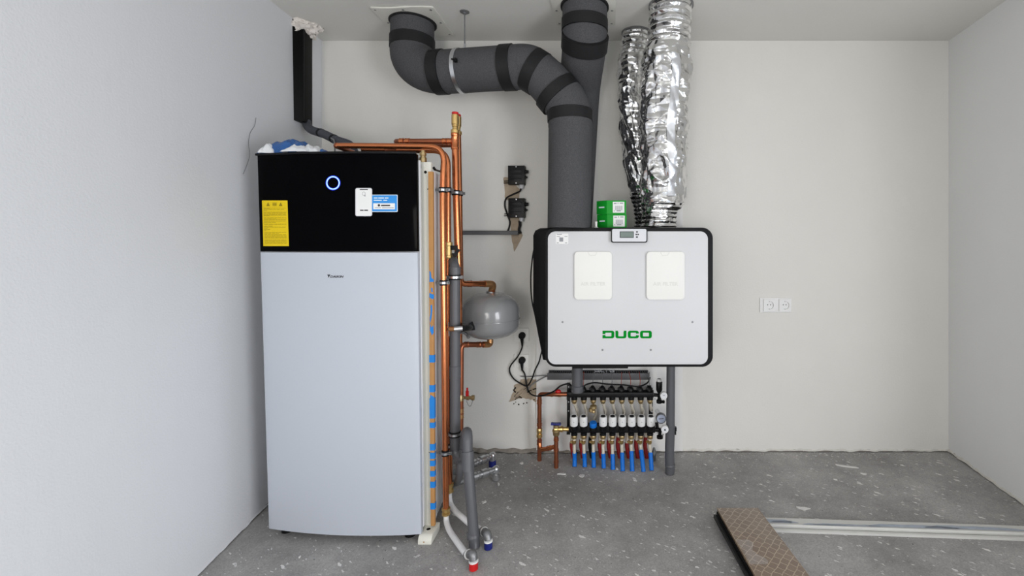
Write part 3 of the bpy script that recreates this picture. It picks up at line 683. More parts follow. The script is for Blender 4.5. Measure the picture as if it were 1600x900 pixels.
for py, h in ((583, .030), (424, .022), (673, .0)):
    if h: MB().lathe(P(711, py + 8, dp), ZAX, [(rp_, 0), (rp_ + .0025, .001), (rp_ + .0025, h * 2), (rp_, h * 2 + .001)], 18).build('socket', M['pvc'], t)
MB().tube([P(731, 705, dp - .134), P(731.4, 735, dp - .15)], rp_ + .0025, 18).build('socket', M['pvc'], t)
MB().tube([P(739.2, 829, 2.022), P(740.4, 841, 2.011)], rp_ + .004, 18).build('socket', M['pvc'], t)
MB().tube([P(714, 715, dp), P(721, 716.5, dp - .01)], rp_ + .003, 18).build('socket', M['pvc'], t)
MB().tube(bend([P(718.3, 722, dp + .01), P(718.3, 738, dp + .01), P(716, 752, dp + .07), P(702, 757, dp + .16)], .03, 6), [rp_ * .72] * 22, 14).build('lower_branch', M['pvc'], t)
clamp('pipe_clamp', 'upper steel clamp holding the two thin copper pipes beside the cabinet', [(P(691.6, 297, dA), rA, ZAX), (P(699.6, 297, dB), rB, ZAX)], (P(682, 297, dA + .02), P(689, 297, dA)))
clamp('pipe_clamp', 'upper steel clamp holding the two thick copper risers', [(P(712.6, 301.5, d1), r1, ZAX), (P(717.6, 302.5, d2), r2, ZAX)], (P(703, 300, dB + .05), P(711, 301, d1)))
clamp('pipe_clamp', 'middle steel clamp on the frontmost thin copper pipe', [(P(693, 441.8, dA), rA, ZAX)], (P(683, 441, dA + .02), P(690, 441.5, dA)))
clamp('pipe_clamp', 'middle steel clamp on the second thin copper pipe', [(P(700.3, 437, dB), rB, ZAX)])
clamp('pipe_clamp', 'steel clamp around the top of the grey drain pipe', [(P(711, 433, dp), rp_, ZAX)])
clamp('pipe_clamp', 'steel clamp around the lower end of the grey drain pipe above its trap', [(P(711, 677.5, dp), rp_, ZAX)])
clamp('pipe_clamp', 'lowest steel clamp on the frontmost thin copper pipe', [(P(696, 707.5, dA), rA, ZAX)], (P(684, 708, dA + .02), P(693, 708, dA)))
clamp('pipe_clamp', 'lowest steel clamp on the second thin copper pipe', [(P(702, 696, dB), rB, ZAX)])

# fitting chains on the floor behind the trap
def chain(label, a, b, capmat, capname, r=.017):
    a = Vector(a); b = Vector(b); ax = (b - a).normalized(); L_ = (b - a).length
    t = thing('water_connection', label, 'pipe fitting', (b.x, b.y, 0))
    MB().tube([a - ax * .12, a + ax * .01], r * .9, 14).build('tube', M['steel_d'], t)
    pr_ = [(r * .8, 0)]
    steps = ((.16, 1.25), (.05, .85), (.10, 1.15), (.05, .85), (.24, 1.35), (.06, .9), (.12, 1.05), (.05, .75), (.17, .95)); h = 0
    for l_, k_ in steps:
        pr_ += [(r * k_, h * L_ + .001), (r * k_, (h + l_) * L_)]; h += l_
    pr_.append((r * .7, L_))
    MB().tube_prof(a, ax, pr_, 16).build('coupling', M['steel'], t)
    e = MB(); e.ball(b, r * 1.2, 14, 10); e.lathe(b + Vector((0, 0, .0)), (0, 0, -1), [(r * 1.2, 0), (r * 1.2, .012), (r * 1.05, .014), (r * 1.05, max(.015, b.z - .034))], 14); e.build('elbow', M['steel'], t)
    MB().lathe((b.x, b.y, 0), ZAX, [(r * .9, 0), (r * 1.25, .004), (r * 1.25, .036), (r, .04)], 16).build('end_cap', capmat, t, label=capname)
    return t
chain('chain of silver fittings low over the floor, rear one, with dark blue cap', P(738, 725.5, 2.60), P(769.5, 711.5, 2.72), M['dark_blue'], 'dark blue end cap')
chain('chain of silver fittings low over the floor, front one, with steel cap', P(738, 746, 2.47), P(775, 733, 2.57), M['steel'], None)

# ------------------------------------------------------------------ expansion vessel
dv_ = 2.60; vc = P(767, 492, dv_); vr = S(44.2, dv_); vh = S(35.5, dv_)
t = thing('expansion_vessel', 'grey enamelled expansion vessel between the copper pipes and the wall', 'vessel', vc - Vector((0, 0, vh)))
prof = []
pxh = S(1, dv_)
for k in range(25):                   # shallow dome, short cylinder, rounder bottom
    a = -math.pi / 2 + math.pi * k / 24
    ca, sa = abs(math.cos(a)), math.sin(a)
    if sa < 0: prof.append((vr * ca ** .80, -13 * pxh + 23 * pxh * -(abs(sa) ** .90)))
    else: prof.append((vr * ca ** .80, 4 * pxh + 31 * pxh * sa ** .90))
MB().lathe(vc, ZAX, prof, 48).build('tank', M['vessel'], t, angle=60)
MB().lathe(vc + Vector((0, 0, -.026)), ZAX, [(vr * .97, 0), (vr + .0028, .001), (vr + .0028, .005), (vr * .97, .006)], 48).build('seam_ring', M['vessel'], t)
MB().lathe(vc + Vector((0, 0, vh - .008)), ZAX, [(.025, 0), (.025, .012), (.020, .014)], 12).build('top_union', M['steel_d'], t)
# shut-off bracket left of the vessel
t = thing('vessel_bracket', 'copper and steel stub with black bracket and silver lever left of the vessel', 'bracket', P(720, 515, 2.3))
MB().tube([P(702.5, 514, 2.245), P(704, 514, 2.15), P(711, 514, 2.148)], .011, 12).build('copper_stub', M['bronze'], t)
MB().tube([P(710, 514, 2.148), P(723, 513, 2.156)], .0125, 12).build('steel_sleeve', M['steel'], t)
b_ = MB(); b_.tube([P(722, 513, 2.155), P(728, 512.6, 2.18), P(734, 512, 2.36)], .0165, 12)
b_.prism([P(732, 506, 2.36), P(735.5, 503.5, 2.40), P(741, 516, 2.43), P(733, 517, 2.37)], (0.0, .03, 0)); b_.build('bracket', M['black'], t)
MB().tube(spline([P(719.5, 519, 2.24), P(724, 519.5, 2.235), P(729.5, 523, 2.23), P(732.5, 527.5, 2.22)], 5), [.008] * 4 + [.006] * 4 + [.007] * 4 + [.0085] * 4, 10).build('lever', M['steel'], t)
MB().tube([P(701, 503, dB - .01), P(701.5, 525, dB - .01)], .004, 8).build('rail_clip', M['steel'], t)

# ------------------------------------------------------------------ ventilation unit
dU = 2.42
ux0, uz0 = P(851.5, 574, dU).x, P(0, 574, dU).z
ux1, uz1 = P(1114.5, 355, dU).x, P(0, 355.5, dU).z
unit = thing('ventilation_unit', 'white fronted ventilation unit with black housing hung on the back wall', 'ventilation unit', ((ux0 + ux1) / 2, 2.66, uz0))
rim = MB(); o = rr(ux0, uz0, ux1, uz1, S(17, dU), 8, 2)
rim.prism([(x, dU + .006, z) for x, z in o], (0, .075, 0)).build('front_rim', M['unit_black'], unit, bevel=.004)
hs = MB(); bx0 = P(834.5, 0, 2.56).x
zA = P(0, 482, 2.56).z
hp = [(ux0 + .02, 2.49), ]
o2 = [(bx0, zA), (P(848, 0, 2.52).x, uz0 + .012), (ux1 - .03, uz0 + .004), (ux1 - .006, uz0 + .03), (ux1 - .006, uz1 - .03), (ux1 - .03, uz1), (bx0 + .04, uz1), (bx0 + .012, uz1 - .012), (bx0, uz1 - .04)]
n = len(o2)
front = [((x + .055 if x < ux0 + .03 else x), dU + .070, z) for x, z in o2]
mid = [(x, dU + .105, z) for x, z in o2]; back = [(x, D - .018, z) for x, z in o2]
hs.add(front + mid + back, [tuple(range(n)), tuple(range(3 * n - 1, 2 * n - 1, -1))] + [(k * n + i, k * n + (i + 1) % n, (k + 1) * n + (i + 1) % n, (k + 1) * n + i) for k in (0, 1) for i in range(n)])
hs.build('housing', M['unit_black'], unit, bevel=.006)
# connecting flank between rim and wider housing
px0, px1 = P(856, 0, dU).x, P(1106.2, 0, dU).x
pz0, pz1 = P(0, 569.5, dU).z, P(0, 361.5, dU).z
fp = MB(); o = rr(px0, pz0, px1, pz1, S(12, dU), 8, 2)
fp.prism([(x, dU, z) for x, z in o], (0, .014, 0)); fpo = fp.build('front_panel', M['panel'], unit, bevel=.002)
# filter covers
for x0, x1 in ((897.6, 956.4), (1009.8, 1069.2)):
    y0, y1 = 393.0, 467.8
    c = MB(); a, b = P(x0, y1, dU), P(x1, y0, dU)
    notch = rr(a.x, a.z, b.x, b.z, S(6, dU), 6, 3)
    c.prism([(x, dU - .016, z) for x, z in notch], (0, .017, 0))
    co = c.build('filter_cover', M['cover'], unit, bevel=.004)
    text_mb('AIR FILTER', S(5.6, dU), lambda x, y, tt: Vector((P((x0 + x1) / 2 - 19.6, 0, dU).x + x, dU - .0161 - tt, P(0, 446, dU).z + y)), bold=.02, thick=.0014, width=S(39, dU)).build('lettering', M['emboss'], co)
    cx = P((x0 + x1) / 2 - 1, 0, dU).x; zt = b.z
    g = MB(); w_ = S(7, dU)
    for i, (p, q) in enumerate((((cx - w_, zt - .003), (cx - w_ * .6, zt - S(6, dU))), ((cx - w_ * .6, zt - S(6, dU)), (cx + w_ * .6, zt - S(6, dU))), ((cx + w_ * .6, zt - S(6, dU)), (cx + w_, zt - .003)))):
        g.tube([(p[0], dU - .0162, p[1]), (q[0], dU - .0162, q[1])], .0014, 6)
    g.build('finger_tab', M['emboss'], co)
# control panel
a, b = P(954.6, 379.2, dU - .02), P(1011.6, 357.0, dU - .02)
cp = MB(); cp.prism([(x, dU - .022, z) for x, z in rr(a.x, a.z, b.x, b.z, S(3, dU), 5, 2)], (0, .03, 0)); cpo = cp.build('control_panel', M['black'], unit, bevel=.002)
a, b = P(956.4, 377.6, dU - .024), P(1010, 357.8, dU - .024)
MB().prism([(x, dU - .0245, z) for x, z in rr(a.x, a.z, b.x, b.z, S(2.4, dU), 5, 2)], (0, .004, 0)).build('panel_face', M['grey_label'], cpo, bevel=.0008)
a, b = P(968.5, 371.6, dU - .025), P(990.2, 361.6, dU - .025)
MB().bb((a.x, dU - .0255, a.z), (b.x, dU - .0244, b.z)).build('screen', M['ink'], cpo)
a, b = P(969.6, 370.6, dU - .026), P(989.4, 362.4, dU - .026)
MB().bb((a.x, dU - .026, a.z), (b.x, dU - .0254, b.z)).build('lcd', M['lcd'], cpo)
for px, py, w_ in ((995.3, 362.4, 1.3), (994.2, 366.4, 1.1), (997.2, 366.4, 1.1), (995.2, 370.4, 1.5)):
    c = P(px, py, dU - .026); MB().box((c.x, dU - .0252, c.z), (S(w_ * 2, dU), .003, S(2.0, dU))).build('button', M['black'], cpo, bevel=.0008)
# maker's lettering
def letter(x0, x1, keep, rad=3.4, sx=4.5, sy=3.1, y0=516.8, y1=528.7):
    oo = rr(x0, y0, x1, y1, rad, 6, 24); ii = rr(x0 + sx, y0 + sy, x1 - sx, y1 - sy, .9, 6, 24)
    m = MB(); n = len(oo); vs_ = [P(x, y, dU - .0012) for x, y in oo] + [P(x, y, dU - .0012) for x, y in ii]
    fs = []
    for i in range(n):
        j = (i + 1) % n; mx_, my_ = (oo[i][0] + oo[j][0] + ii[i][0] + ii[j][0]) / 4, (oo[i][1] + oo[j][1] + ii[i][1] + ii[j][1]) / 4
        if keep((mx_ - x0) / (x1 - x0), (my_ - y0) / (y1 - y0)): fs.append((i, j, n + j, n + i))
    m.add(vs_, fs); return m
def join(a, b): a.add(b.v, b.f); return a
lt = MB()
join(lt, letter(941.4, 959.8, lambda u, v: u > .3 or v < .44 or v > .56))
for bx in ((941.4, 516.8, 945.4, 519.4), (941.4, 526.1, 945.4, 528.7)):
    lt.add([P(bx[0], bx[1], dU - .0013), P(bx[2], bx[1], dU - .0013), P(bx[2], bx[3], dU - .0013), P(bx[0], bx[3], dU - .0013)], [(0, 1, 2, 3)])
join(lt, letter(961.6, 978.8, lambda u, v: v > .24 or u < .22 or u > .78))
for bx in ((961.6, 516.8, 965.7, 520.4), (974.7, 516.8, 978.8, 520.4)):
    lt.add([P(bx[0], bx[1], dU - .0013), P(bx[2], bx[1], dU - .0013), P(bx[2], bx[3], dU - .0013), P(bx[0], bx[3], dU - .0013)], [(0, 1, 2, 3)])
join(lt, letter(981.0, 998.2, lambda u, v: u < .7 or v < .38 or v > .60))
join(lt, letter(1000.1, 1018.5, lambda u, v: True))
lt.build('logo_lettering', M['green_ink'], unit, label='green maker lettering')
for px, py in ((879, 503.2), (1082, 503.2), (941.4, 546.7), (1016.8, 546.7)):
    c = P(px, py, dU); MB().lathe((c.x, dU + .0002, c.z), (0, -1, 0), [(.0058, 0), (.0052, .0016), (.003, .002)], 12).build('screw', M['steel_d'], unit)
a, b = P(868.5, 381.2, dU), P(888, 365, dU)
sl = MB().bb((a.x, dU - .0008, a.z), (b.x, dU + .0002, b.z)).build('rating_label', M['white'], unit)
tx = MB()
for (x0, y0, x1, y1) in ((870, 365.6, 878, 366.8), (870, 369.0, 875, 369.9), (882, 369.0, 886.5, 369.9), (870, 379, 873, 380), (883, 379, 886, 380), (874, 371, 880, 377.5)):
    a, b = P(x0, y1, dU), P(x1, y0, dU); tx.bb((a.x, dU - .0012, a.z), (b.x, dU - .0007, b.z))
tx.build('print', M['grey_ink'], sl)
pg = P(931.5, 355.3, 2.47); MB().lathe((pg.x, 2.47, uz1 - .003), ZAX, [(.011, 0), (.011, .006), (.006, .008), (.006, .030), (.007, .032), (.007, .036)], 10).build('nipple', M['cover'], unit)
bt = MB(); a, b = P(895, 578, 2.5), P(981, 574, 2.5); bt.bb((a.x, 2.46, uz0 - .018), (b.x, 2.62, uz0 + .02)); bt.build('terminal_cover', M['black'], unit, bevel=.004)
dx = P(902.5, 0, 2.6).x
dp2 = 2.58
dn = MB(); dn.lathe((dx, dp2, uz0 + .03), (0, 0, -1), [(.0305, 0), (.0305, uz0 + .03 - P(0, 602, dp2).z), (.034, uz0 + .032 - P(0, 602, dp2).z), (.034, uz0 + .03 - P(0, 612, dp2).z), (.026, uz0 + .032 - P(0, 612, dp2).z)], 20)
dn.build('condensate_outlet', M['pvc'], unit, label='grey drain outlet under the unit')
cord = MB(); cord.tube(spline([P(838, 378, 2.62), P(833, 396, 2.62), P(829.5, 430, 2.62), P(830.5, 465, 2.62), P(836, 492, 2.62)], 6), .004, 8)
cord.build('side_cable', M['cable'], unit)

# ------------------------------------------------------------------ foam ducts
RD = S(33.8, 2.5)
def band(t, a, b, r=RD + .006):
    MB().tube([a, b], r, 36).build('sleeve', M['duct_band'], t)
def path_duct(pts, r=RD, name='duct', t=None): 
    MB().tube(pts, r, 40).build(name, M['duct'], t)
t = thing('insulated_duct', 'dark grey foam duct snaking from the left ceiling plate down to the unit', 'duct', P(889.5, 356, 2.5))
dd = 2.52
pA = [P(646, 21, 2.66), P(646.5, 30, 2.655), P(647, 56, 2.63)]
MB().tube([Vector((pA[0].x, 2.65, H - .004)), Vector((pA[0].x, 2.645, 2.43))], RD, 40).build('tube', M['duct'], t)
eT = Vector((pA[0].x, 2.645, 2.432)); h0 = P(694, 113, 2.575)
path_duct(bez(eT + Vector((0, 0, .004)), Vector((pA[0].x + .004, 2.615, P(0, 114, 2.615).z)), h0 + Vector((.01, 0, 0)), 22), RD + .001, 'elbow', t)
h0, h1 = P(690, 113, 2.577), P(818, 104.5, 2.52)
path_duct([h0, h1], RD, 'tube', t)
j1 = h0.lerp(h1, .84)
m1 = P(853, 124, 2.515); m2 = P(881, 158, 2.51); m3 = P(891, 190, 2.505); m4 = P(889.5, 358, 2.50)
path_duct(bend([h1 - (h1 - h0) * .12, P(827, 104, 2.52), P(850, 121, 2.516), m2], .12, 10), RD + .001, 'elbow', t)
path_duct(bend([P(852, 123, 2.516), P(884.5, 159, 2.51), P(891.2, 180, 2.506), P(891, 200, 2.505)], .10, 10), RD + .0015, 'elbow', t)
path_duct([P(891.2, 186, 2.505), Vector((P(889.5, 0, 2.5).x, 2.50, uz1 - .001))], RD, 'tube', t)
cdir = Vector((0, 0, 1)); c_ = Vector((pA[0].x, 2.652, 0))
band(t, Vector((c_.x, 2.647, P(0, 46, 2.53).z)), Vector((c_.x, 2.645, P(0, 64, 2.53).z)), RD + .005)
MB().lathe((pA[0].x, 2.655, H), (0, 0, -1), [(RD + .012, 0), (RD + .012, .016), (RD + .004, .020)], 36).build('collar', M['duct_band'], t)
ax = (h1 - h0).normalized()
p = P(688, 113, 2.57); band(t, p - ax * .03, p + ax * .03, RD + .004)
p = P(795, 105.8, 2.525); band(t, p - ax * .032, p + ax * .032, RD + .005)
def aband(px, py, d, dirpx, half=.032, extra=.0055):
    c = P(px, py, d); v_ = (P(px + dirpx[0], py + dirpx[1], d) - c).normalized(); band(t, c - v_ * half, c + v_ * half, RD + extra)
aband(836, 112, 2.518, (1, .62)); aband(872, 147.5, 2.512, (.62, .75), .030, .0115); aband(890.5, 182, 2.506, (.04, 1), .030)
t = thing('insulated_duct', 'dark grey foam duct dropping from the right ceiling plate behind the first duct', 'duct', P(900, 356, 2.72))
cx, cy = P(913.5, 0, 2.46).x, 2.47
k0 = Vector((cx, cy, H - .002)); k1 = Vector((cx, cy + .012, P(0, 66, 2.47).z)); k2 = P(905.5, 140, 2.768); k3 = Vector((P(893, 0, 2.77).x, 2.772, uz1 - .001))
path_duct(bend([k0, k1, k2, k3], .12, 10), RD + .003, 'tube', t)
MB().lathe(k0, (0, 0, -1), [(RD + .012, 0), (RD + .012, .018), (RD + .006, .02)], 36).build('collar', M['duct_band'], t)
band(t, Vector((cx, cy, P(0, 12, 2.34).z)), Vector((cx, cy + .003, P(0, 30, 2.34).z)), RD + .007)
v_ = (k2 - k1).normalized(); band(t, k1 - v_ * .03 + Vector((0, 0, .02)), k1 + v_ * .035, RD + .009)

# ceiling plates
def plate(label, cx, cy, s):
    t = thing('ceiling_plate', label, 'plate', (cx, cy, H), 'square ceiling plates')
    o = rr(cx - s, cy - s, cx + s, cy + s, .012, 4, 6)
    MB().prism([(x, y, H - .010 + .004 * math.sin(x * 17) * (1 if y < cy - s * .95 else 0)) for x, y in o], (0, 0, .010)).build('plate', M['plate'], t, bevel=.0015)
    for ix in (-1, 0, 1):
        for iy in (-1, 0, 1):
            if ix or iy:
                if ix == 0 and iy == 1: continue
                MB().lathe((cx + ix * s * .88, cy + iy * s * .86, H - .0095), (0, 0, -1), [(.0068, 0), (.0062, .002), (.0025, .003)], 10).build('screw', M['steel_d'], t)
plate('cream square ceiling plate where the left foam duct goes up', pA[0].x + .008, 2.655, .172)
plate('cream square ceiling plate where the right foam duct goes up', cx - .005, 2.515, .172)
# hanger of the left duct
hx = P(725.5, 18, 2.54); hb = P(726.5, 74, 2.545)
t = thing('duct_hanger', 'threaded rod and steel strap holding the left foam duct', 'hanger', (hx.x, 2.545, H))
MB().lathe((hx.x, 2.545, H), (0, 0, -1), [(.026, 0), (.026, .003), (.010, .006), (.010, .014)], 18).build('flange', M['steel_d'], t)
MB().tube([(hx.x, 2.545, H - .01), (hx.x + .001, 2.545, hb.z + .012)], .0042, 8).build('rod', M['steel_d'], t)
MB().lathe((hx.x + .001, 2.545, hb.z - .004), ZAX, [(.007, 0), (.007, .022), (.0042, .024)], 6).build('nut', M['steel'], t)
sc_ = P(720, 111, 2.556); 
so = MB().tube([sc_ - ax * .011, sc_ + ax * .011], RD + .0035, 40).build('strap', M['steel'], t)
bo = MB(); c = P(711.5, 94, 2.43); bo.box(c, (.016, .02, .018)); bo.box(c + Vector((-.006, -.012, 0)), (.022, .010, .007)); bo.build('bolt_lug', M['black'], t)

# ------------------------------------------------------------------ foil ducts
def foil_duct(label, rows, top_ribs, seed, nth=120, nz=260, amp=.020, d_of=None):
    """rows: (py, centre px, radius px, depth)"""
    t = thing('foil_duct', label, 'duct', P(rows[-1][1], rows[-1][0], rows[-1][3]), 'silver foil ducts')
    zs = [P(r[1], r[0], r[3]) for r in rows]
    def at(z):
        for (a, ra), (b, rb) in zip(zip(zs, rows), zip(zs[1:], rows[1:])):
            if a.z >= z >= b.z:
                k = (a.z - z) / (a.z - b.z); k = k * k * (3 - 2 * k)
                return a.lerp(b, k), S(ra[2], ra[3]) + (S(rb[2], rb[3]) - S(ra[2], ra[3])) * k
        return (zs[-1], S(rows[-1][2], rows[-1][3])) if z < zs[-1].z else (zs[0], S(rows[0][2], rows[0][3]))
    ztop, zbot = zs[0].z, zs[-1].z
    zr = P(0, top_ribs, rows[0][3]).z; zn = P(0, rows[-3][0], rows[-3][3]).z
    def f(u, v):
        z = ztop + (zbot - ztop) * v; c, r = at(z); a = 2 * math.pi * u
        e = Vector((math.cos(a), math.sin(a), 0)); q = Vector((e.x * 1.6, e.y * 1.6, z * 6)) + Vector((seed, seed, 0))
        q2 = Vector((e.x * 1.1 + z * 1.6, e.y * 1.1 - z * 1.2, z * 6.5)) + Vector((seed * 3, 0, 0))
        rid = (1 - abs(noise.noise(q2)) * 2)                     # sharp folds
        big = noise.noise(q * .7)
        dv_, pv = noise.voronoi(Vector((e.x * 1.7 + z * 2.2, e.y * 1.7 - z * 1.5, z * 8 + big * 1.2)) + Vector((seed * 7, 0, 0)))[:2]
        cell = dv_[1] - dv_[0]
        loose = min(1, max(0, (zr - z) / .08)) * min(1, max(.35, (z - zn) / .05))
        disp = loose * (amp * (.55 * (rid - .5) + .75 * (cell - .35)) + .012 * big) - .002
        if z > zr: disp += .004 * math.sin((ztop - z) * 2 * math.pi / .032) + .006 * noise.noise(q * 1.8)
        if z < zn: disp += .003 * math.sin((z - zbot) * 2 * math.pi / .024) + .006 * noise.noise(q * 2)
        p_ = c + e * (r + disp); p_.z = z + loose * .004 * noise.noise(q2 * 1.7)
        return p_
    MB().grid(f, nth, nz, wrap=True).build('foil_sleeve', M['foil'], t, angle=24)
    return t, f
FB, fB = foil_duct('narrower crumpled silver foil duct at the back, left of the wider one',
   [(52, 994, 21.5, 2.80), (70, 992, 22, 2.79), (100, 988, 24, 2.79), (170, 989, 25, 2.785), (250, 997, 24, 2.78), (300, 1003, 20, 2.78), (330, 1006, 17, 2.78), (354.4, 1008, 17, 2.78)], 90, 4, amp=.018)
FA, fA = foil_duct('wide crumpled silver foil duct in front, right above the white unit',
   [(8.0, 1048.5, 33.2, 2.478), (40, 1046.5, 33, 2.48), (66, 1045, 33.5, 2.50), (84, 1042, 38.5, 2.52), (200, 1038, 37.5, 2.54), (290, 1036.5, 36, 2.54), (318, 1036, 34.5, 2.54), (336, 1030, 27.5, 2.54), (354.6, 1029, 27.5, 2.54)], 68, 1, amp=.026)
tp = MB()
def ft_(u, v):
    vv = .245 + .62 * v; uu = (-.215 + .055 * (u - .5) + .010 * math.sin(v * 9)) % 1.0
    p_ = fA(uu, vv); q_ = fA(uu, vv); 
    c = Vector((fA(.0, vv).x * .5 + fA(.5, vv).x * .5, fA(.25, vv).y * .5 + fA(.75, vv).y * .5, 0)); e = Vector((p_.x - c.x, p_.y - c.y, 0)).normalized()
    return p_ + e * .0025
tp.grid(ft_, 6, 150).build('foil_tape', M['foil_tape'], FA, angle=30)
# dark cut rims at the ceiling
for T, (x, d, r) in ((FA, (1048.5, 2.478, 33.8)), (FB, (994, 2.80, 22))):
    c = P(x, 0, d); MB().lathe((c.x, d, H), (0, 0, -1), [(S(r, d) + .004, 0), (S(r, d) + .004, .008), (S(r, d), .009)], 36).build('rim', M['steel_d'], T)

# ------------------------------------------------------------------ green boxes on the unit
dG = 2.505
def gbox(label, z0, z1, shift):
    yaw = .0
    a, b = P(948.5, 0, dG).x + shift, P(979, 0, dG).x + shift
    c_l = Vector((P(932.5 , 0, dG + .05).x + shift, dG + .05, 0)); A = Vector((a, dG, 0)); B = Vector((b, dG - .0, 0)); Dp = c_l - A
    t = thing('cardboard_box', label, 'box', ((a + b) / 2, dG + .04, z0), 'green cardboard boxes')
    m = MB(); q = [A, B, B + Dp, A + Dp]; m.hexa([p + Vector((0, 0, z0)) for p in q], [p + Vector((0, 0, z1)) for p in q]).build('carton', M['green_box'], t, bevel=.0015)
    h = z1 - z0; w_ = b - a
    l = MB().bb((a + w_ * .31, dG - .0006, z0 + h * .10), (a + w_ * .90, dG + .0002, z0 + h * .90)).build('label', M['white'], t)
    pr = MB()
    for k in range(11):
        x = a + w_ * (.44 + .034 * k); pr.bb((x, dG - .001, z0 + h * .28), (x + w_ * (.012 if k % 3 else .022), dG - .0005, z0 + h * .60))
    for x0, x1, zz in ((.36, .50, .74), (.55, .60, .76), (.66, .84, .76), (.36, .40, .2), (.50, .72, .2)):
        pr.bb((a + w_ * x0, dG - .001, z0 + h * zz), (a + w_ * x1, dG - .0005, z0 + h * (zz + .07)))
    pr.build('print', M['grey_ink'], l)
    # small white line of print on the left side
    n_ = Dp.normalized(); o_ = Vector((-n_.y, n_.x, 0)) * .0008
    if o_.x > 0: o_ = -o_
    s = MB(); p0 = A + Dp * .75 + o_; p1 = A + Dp * .22 + o_
    s.add([p0 + Vector((0, 0, z0 + h * .46)), p1 + Vector((0, 0, z0 + h * .46)), p1 + Vector((0, 0, z0 + h * .56)), p0 + Vector((0, 0, z0 + h * .56))], [(0, 1, 2, 3)]); s.build('print', M['white_ink'], t)
zb_ = uz1 + .0005; hh = S(21.4, dG)
gbox('lower green cardboard box with white barcode label standing on the unit', zb_, zb_ + hh, .001)
gbox('upper green cardboard box with white barcode label lying on the lower one', zb_ + hh + .0008, zb_ + 2 * hh + .0008, -.0015)

# ------------------------------------------------------------------ black trunking, foam, hose, bag
dT = 2.70
za, zb2 = P(0, 190, 2.66).z, H - .03
xl = P(451, 0, 2.66).x; xe = P(474.5, 0, 2.64).x; xr = P(487.5, 0, 2.74).x
wx = wall_x(-1, 2.66)
tr = MB(); q = [Vector((xl, 2.62, 0)), Vector((xe, 2.645, 0)), Vector((xr, 2.735, 0)), Vector((xr - .10, 2.79, 0)), Vector((wall_x(-1, 2.74) + .001, 2.74, 0))]
q = [Vector((P(453, 0, 2.61).x, 2.61, 0)), Vector((P(474.5, 0, 2.64).x, 2.64, 0)), Vector((P(488, 0, 2.735).x, 2.735, 0)), Vector((wall_x(-1, 2.76, 2.3) + .006, 2.76, 0)), Vector((wall_x(-1, 2.62, 2.3) + .004, 2.62, 0))]
t = thing('cable_trunking', 'black plastic trunking running up the left corner into the ceiling', 'trunking', q[1] + Vector((0, 0, za)))
zf = P(0, 188, 2.62).z
tr.prism([p + Vector((0, 0, zf)) for p in q], (0, 0, H - zf - .004)).build('cover', M['trunk'], t, bevel=.004)
MB().tube([q[1] + Vector((.001, -.002, zf + .004)), q[1] + Vector((.001, -.002, H - .05))], .0035, 8).build('edge_bead', M['satin_black'], t)
# expanding foam in the ceiling hole
cen = (q[0] + q[2]) / 2
def blob(u, v):
    a = 2 * math.pi * u; ph = math.pi * (v - .5)
    e = Vector((math.cos(a) * math.cos(ph), math.sin(a) * math.cos(ph), math.sin(ph)))
    n_ = noise.noise(e * 2.6 + Vector((3, 1, 0))) * .32 + noise.noise(e * 6.5) * .22 + noise.noise(e * 14) * .08
    loc = Vector((e.x * .082, e.y * .082, e.z * .05)) * (1 + n_)
    loc = Matrix.Rotation(math.radians(38), 4, 'Z') @ Vector((loc.x * 1.15, loc.y * .95, loc.z))
    return Vector((cen.x - .012, cen.y + .012, H - .022)) + loc
fo = MB().grid(blob, 60, 36, wrap=True).build('expanding_foam', M['foam'], None, angle=50)
tag(fo, 'pale crumbly expanding foam where the black trunking meets the ceiling', 'foam')
cb = MB(); rnd.seed(5)
t = thing('insulated_hose', 'grey insulated hose from the black trunking down behind the cabinet top', 'hose', P(552, 236, 2.42))
hp = spline([P(479, 190, 2.70), P(481, 198, 2.68), P(489, 204, 2.60), P(505, 209, 2.54), P(526, 219, 2.47), P(545, 226, 2.42), P(552, 236, 2.40), P(555, 250, 2.40)], 8)
MB().tube(hp, S(6.6, 2.5), 16).build('tube', M['hose'], t)
MB().tube(spline([P(512, 213, 2.49), P(519, 217, 2.45), P(522.5, 222, 2.42), P(523.5, 245, 2.40)], 6), .004, 8).build('thin_cable', M['wire_grey'], t)
for k in (22, 30):
    MB().tube([hp[k], hp[k + 1]], S(7.1, 2.5), 16).build('tie', M['rubber'], t)
# plastic bag on the cabinet
t = thing('plastic_bag', 'clear plastic bag with blue print and white cloth lying on the cabinet top', 'bag', P(455, 238, 2.18))
zt = ZT + .004
def pillow(cx, cy, lx, ly, hz, seed, yaw=0.0, pinch=.0):
    Mx = Matrix.Translation((cx, cy, zt)) @ Matrix.Rotation(yaw, 4, 'Z')
    def f(u, v):
        x = (u - .5) * 2; y = (v - .5) * 2
        bx = max(0, 1 - abs(x) ** 2.4); by = max(0, 1 - abs(y) ** 2.2)
        n_ = noise.noise(Vector((x * 2.2 + seed, y * 2.2, seed))) * .35 + abs(noise.noise(Vector((x * 4 + y * 2, y * 5, seed)))) * .16
        h_ = hz * (bx * by) ** .5 * (1 + n_ - .1)
        return Mx @ Vector((x * lx * (1 + .06 * noise.noise(Vector((y * 2, seed, 0)))), y * ly * (1 + .08 * noise.noise(Vector((x * 2, seed, 5)))), max(.001, h_)))
    m = MB().grid(f, 44, 26)
    return m
bc = P(455, 238, 2.2)
pillow(P(446, 0, 2.12).x, 2.16, S(36, 2.12), .080, .078, 2, -.06).build('blue_part', M['bag_b'], t, angle=30, label='blue printed side of the bag')
pillow(P(417, 0, 2.09).x, 2.115, S(11, 2.09), .05, .050, 5, .2).build('clear_end', M['bag_w'], t, angle=30)
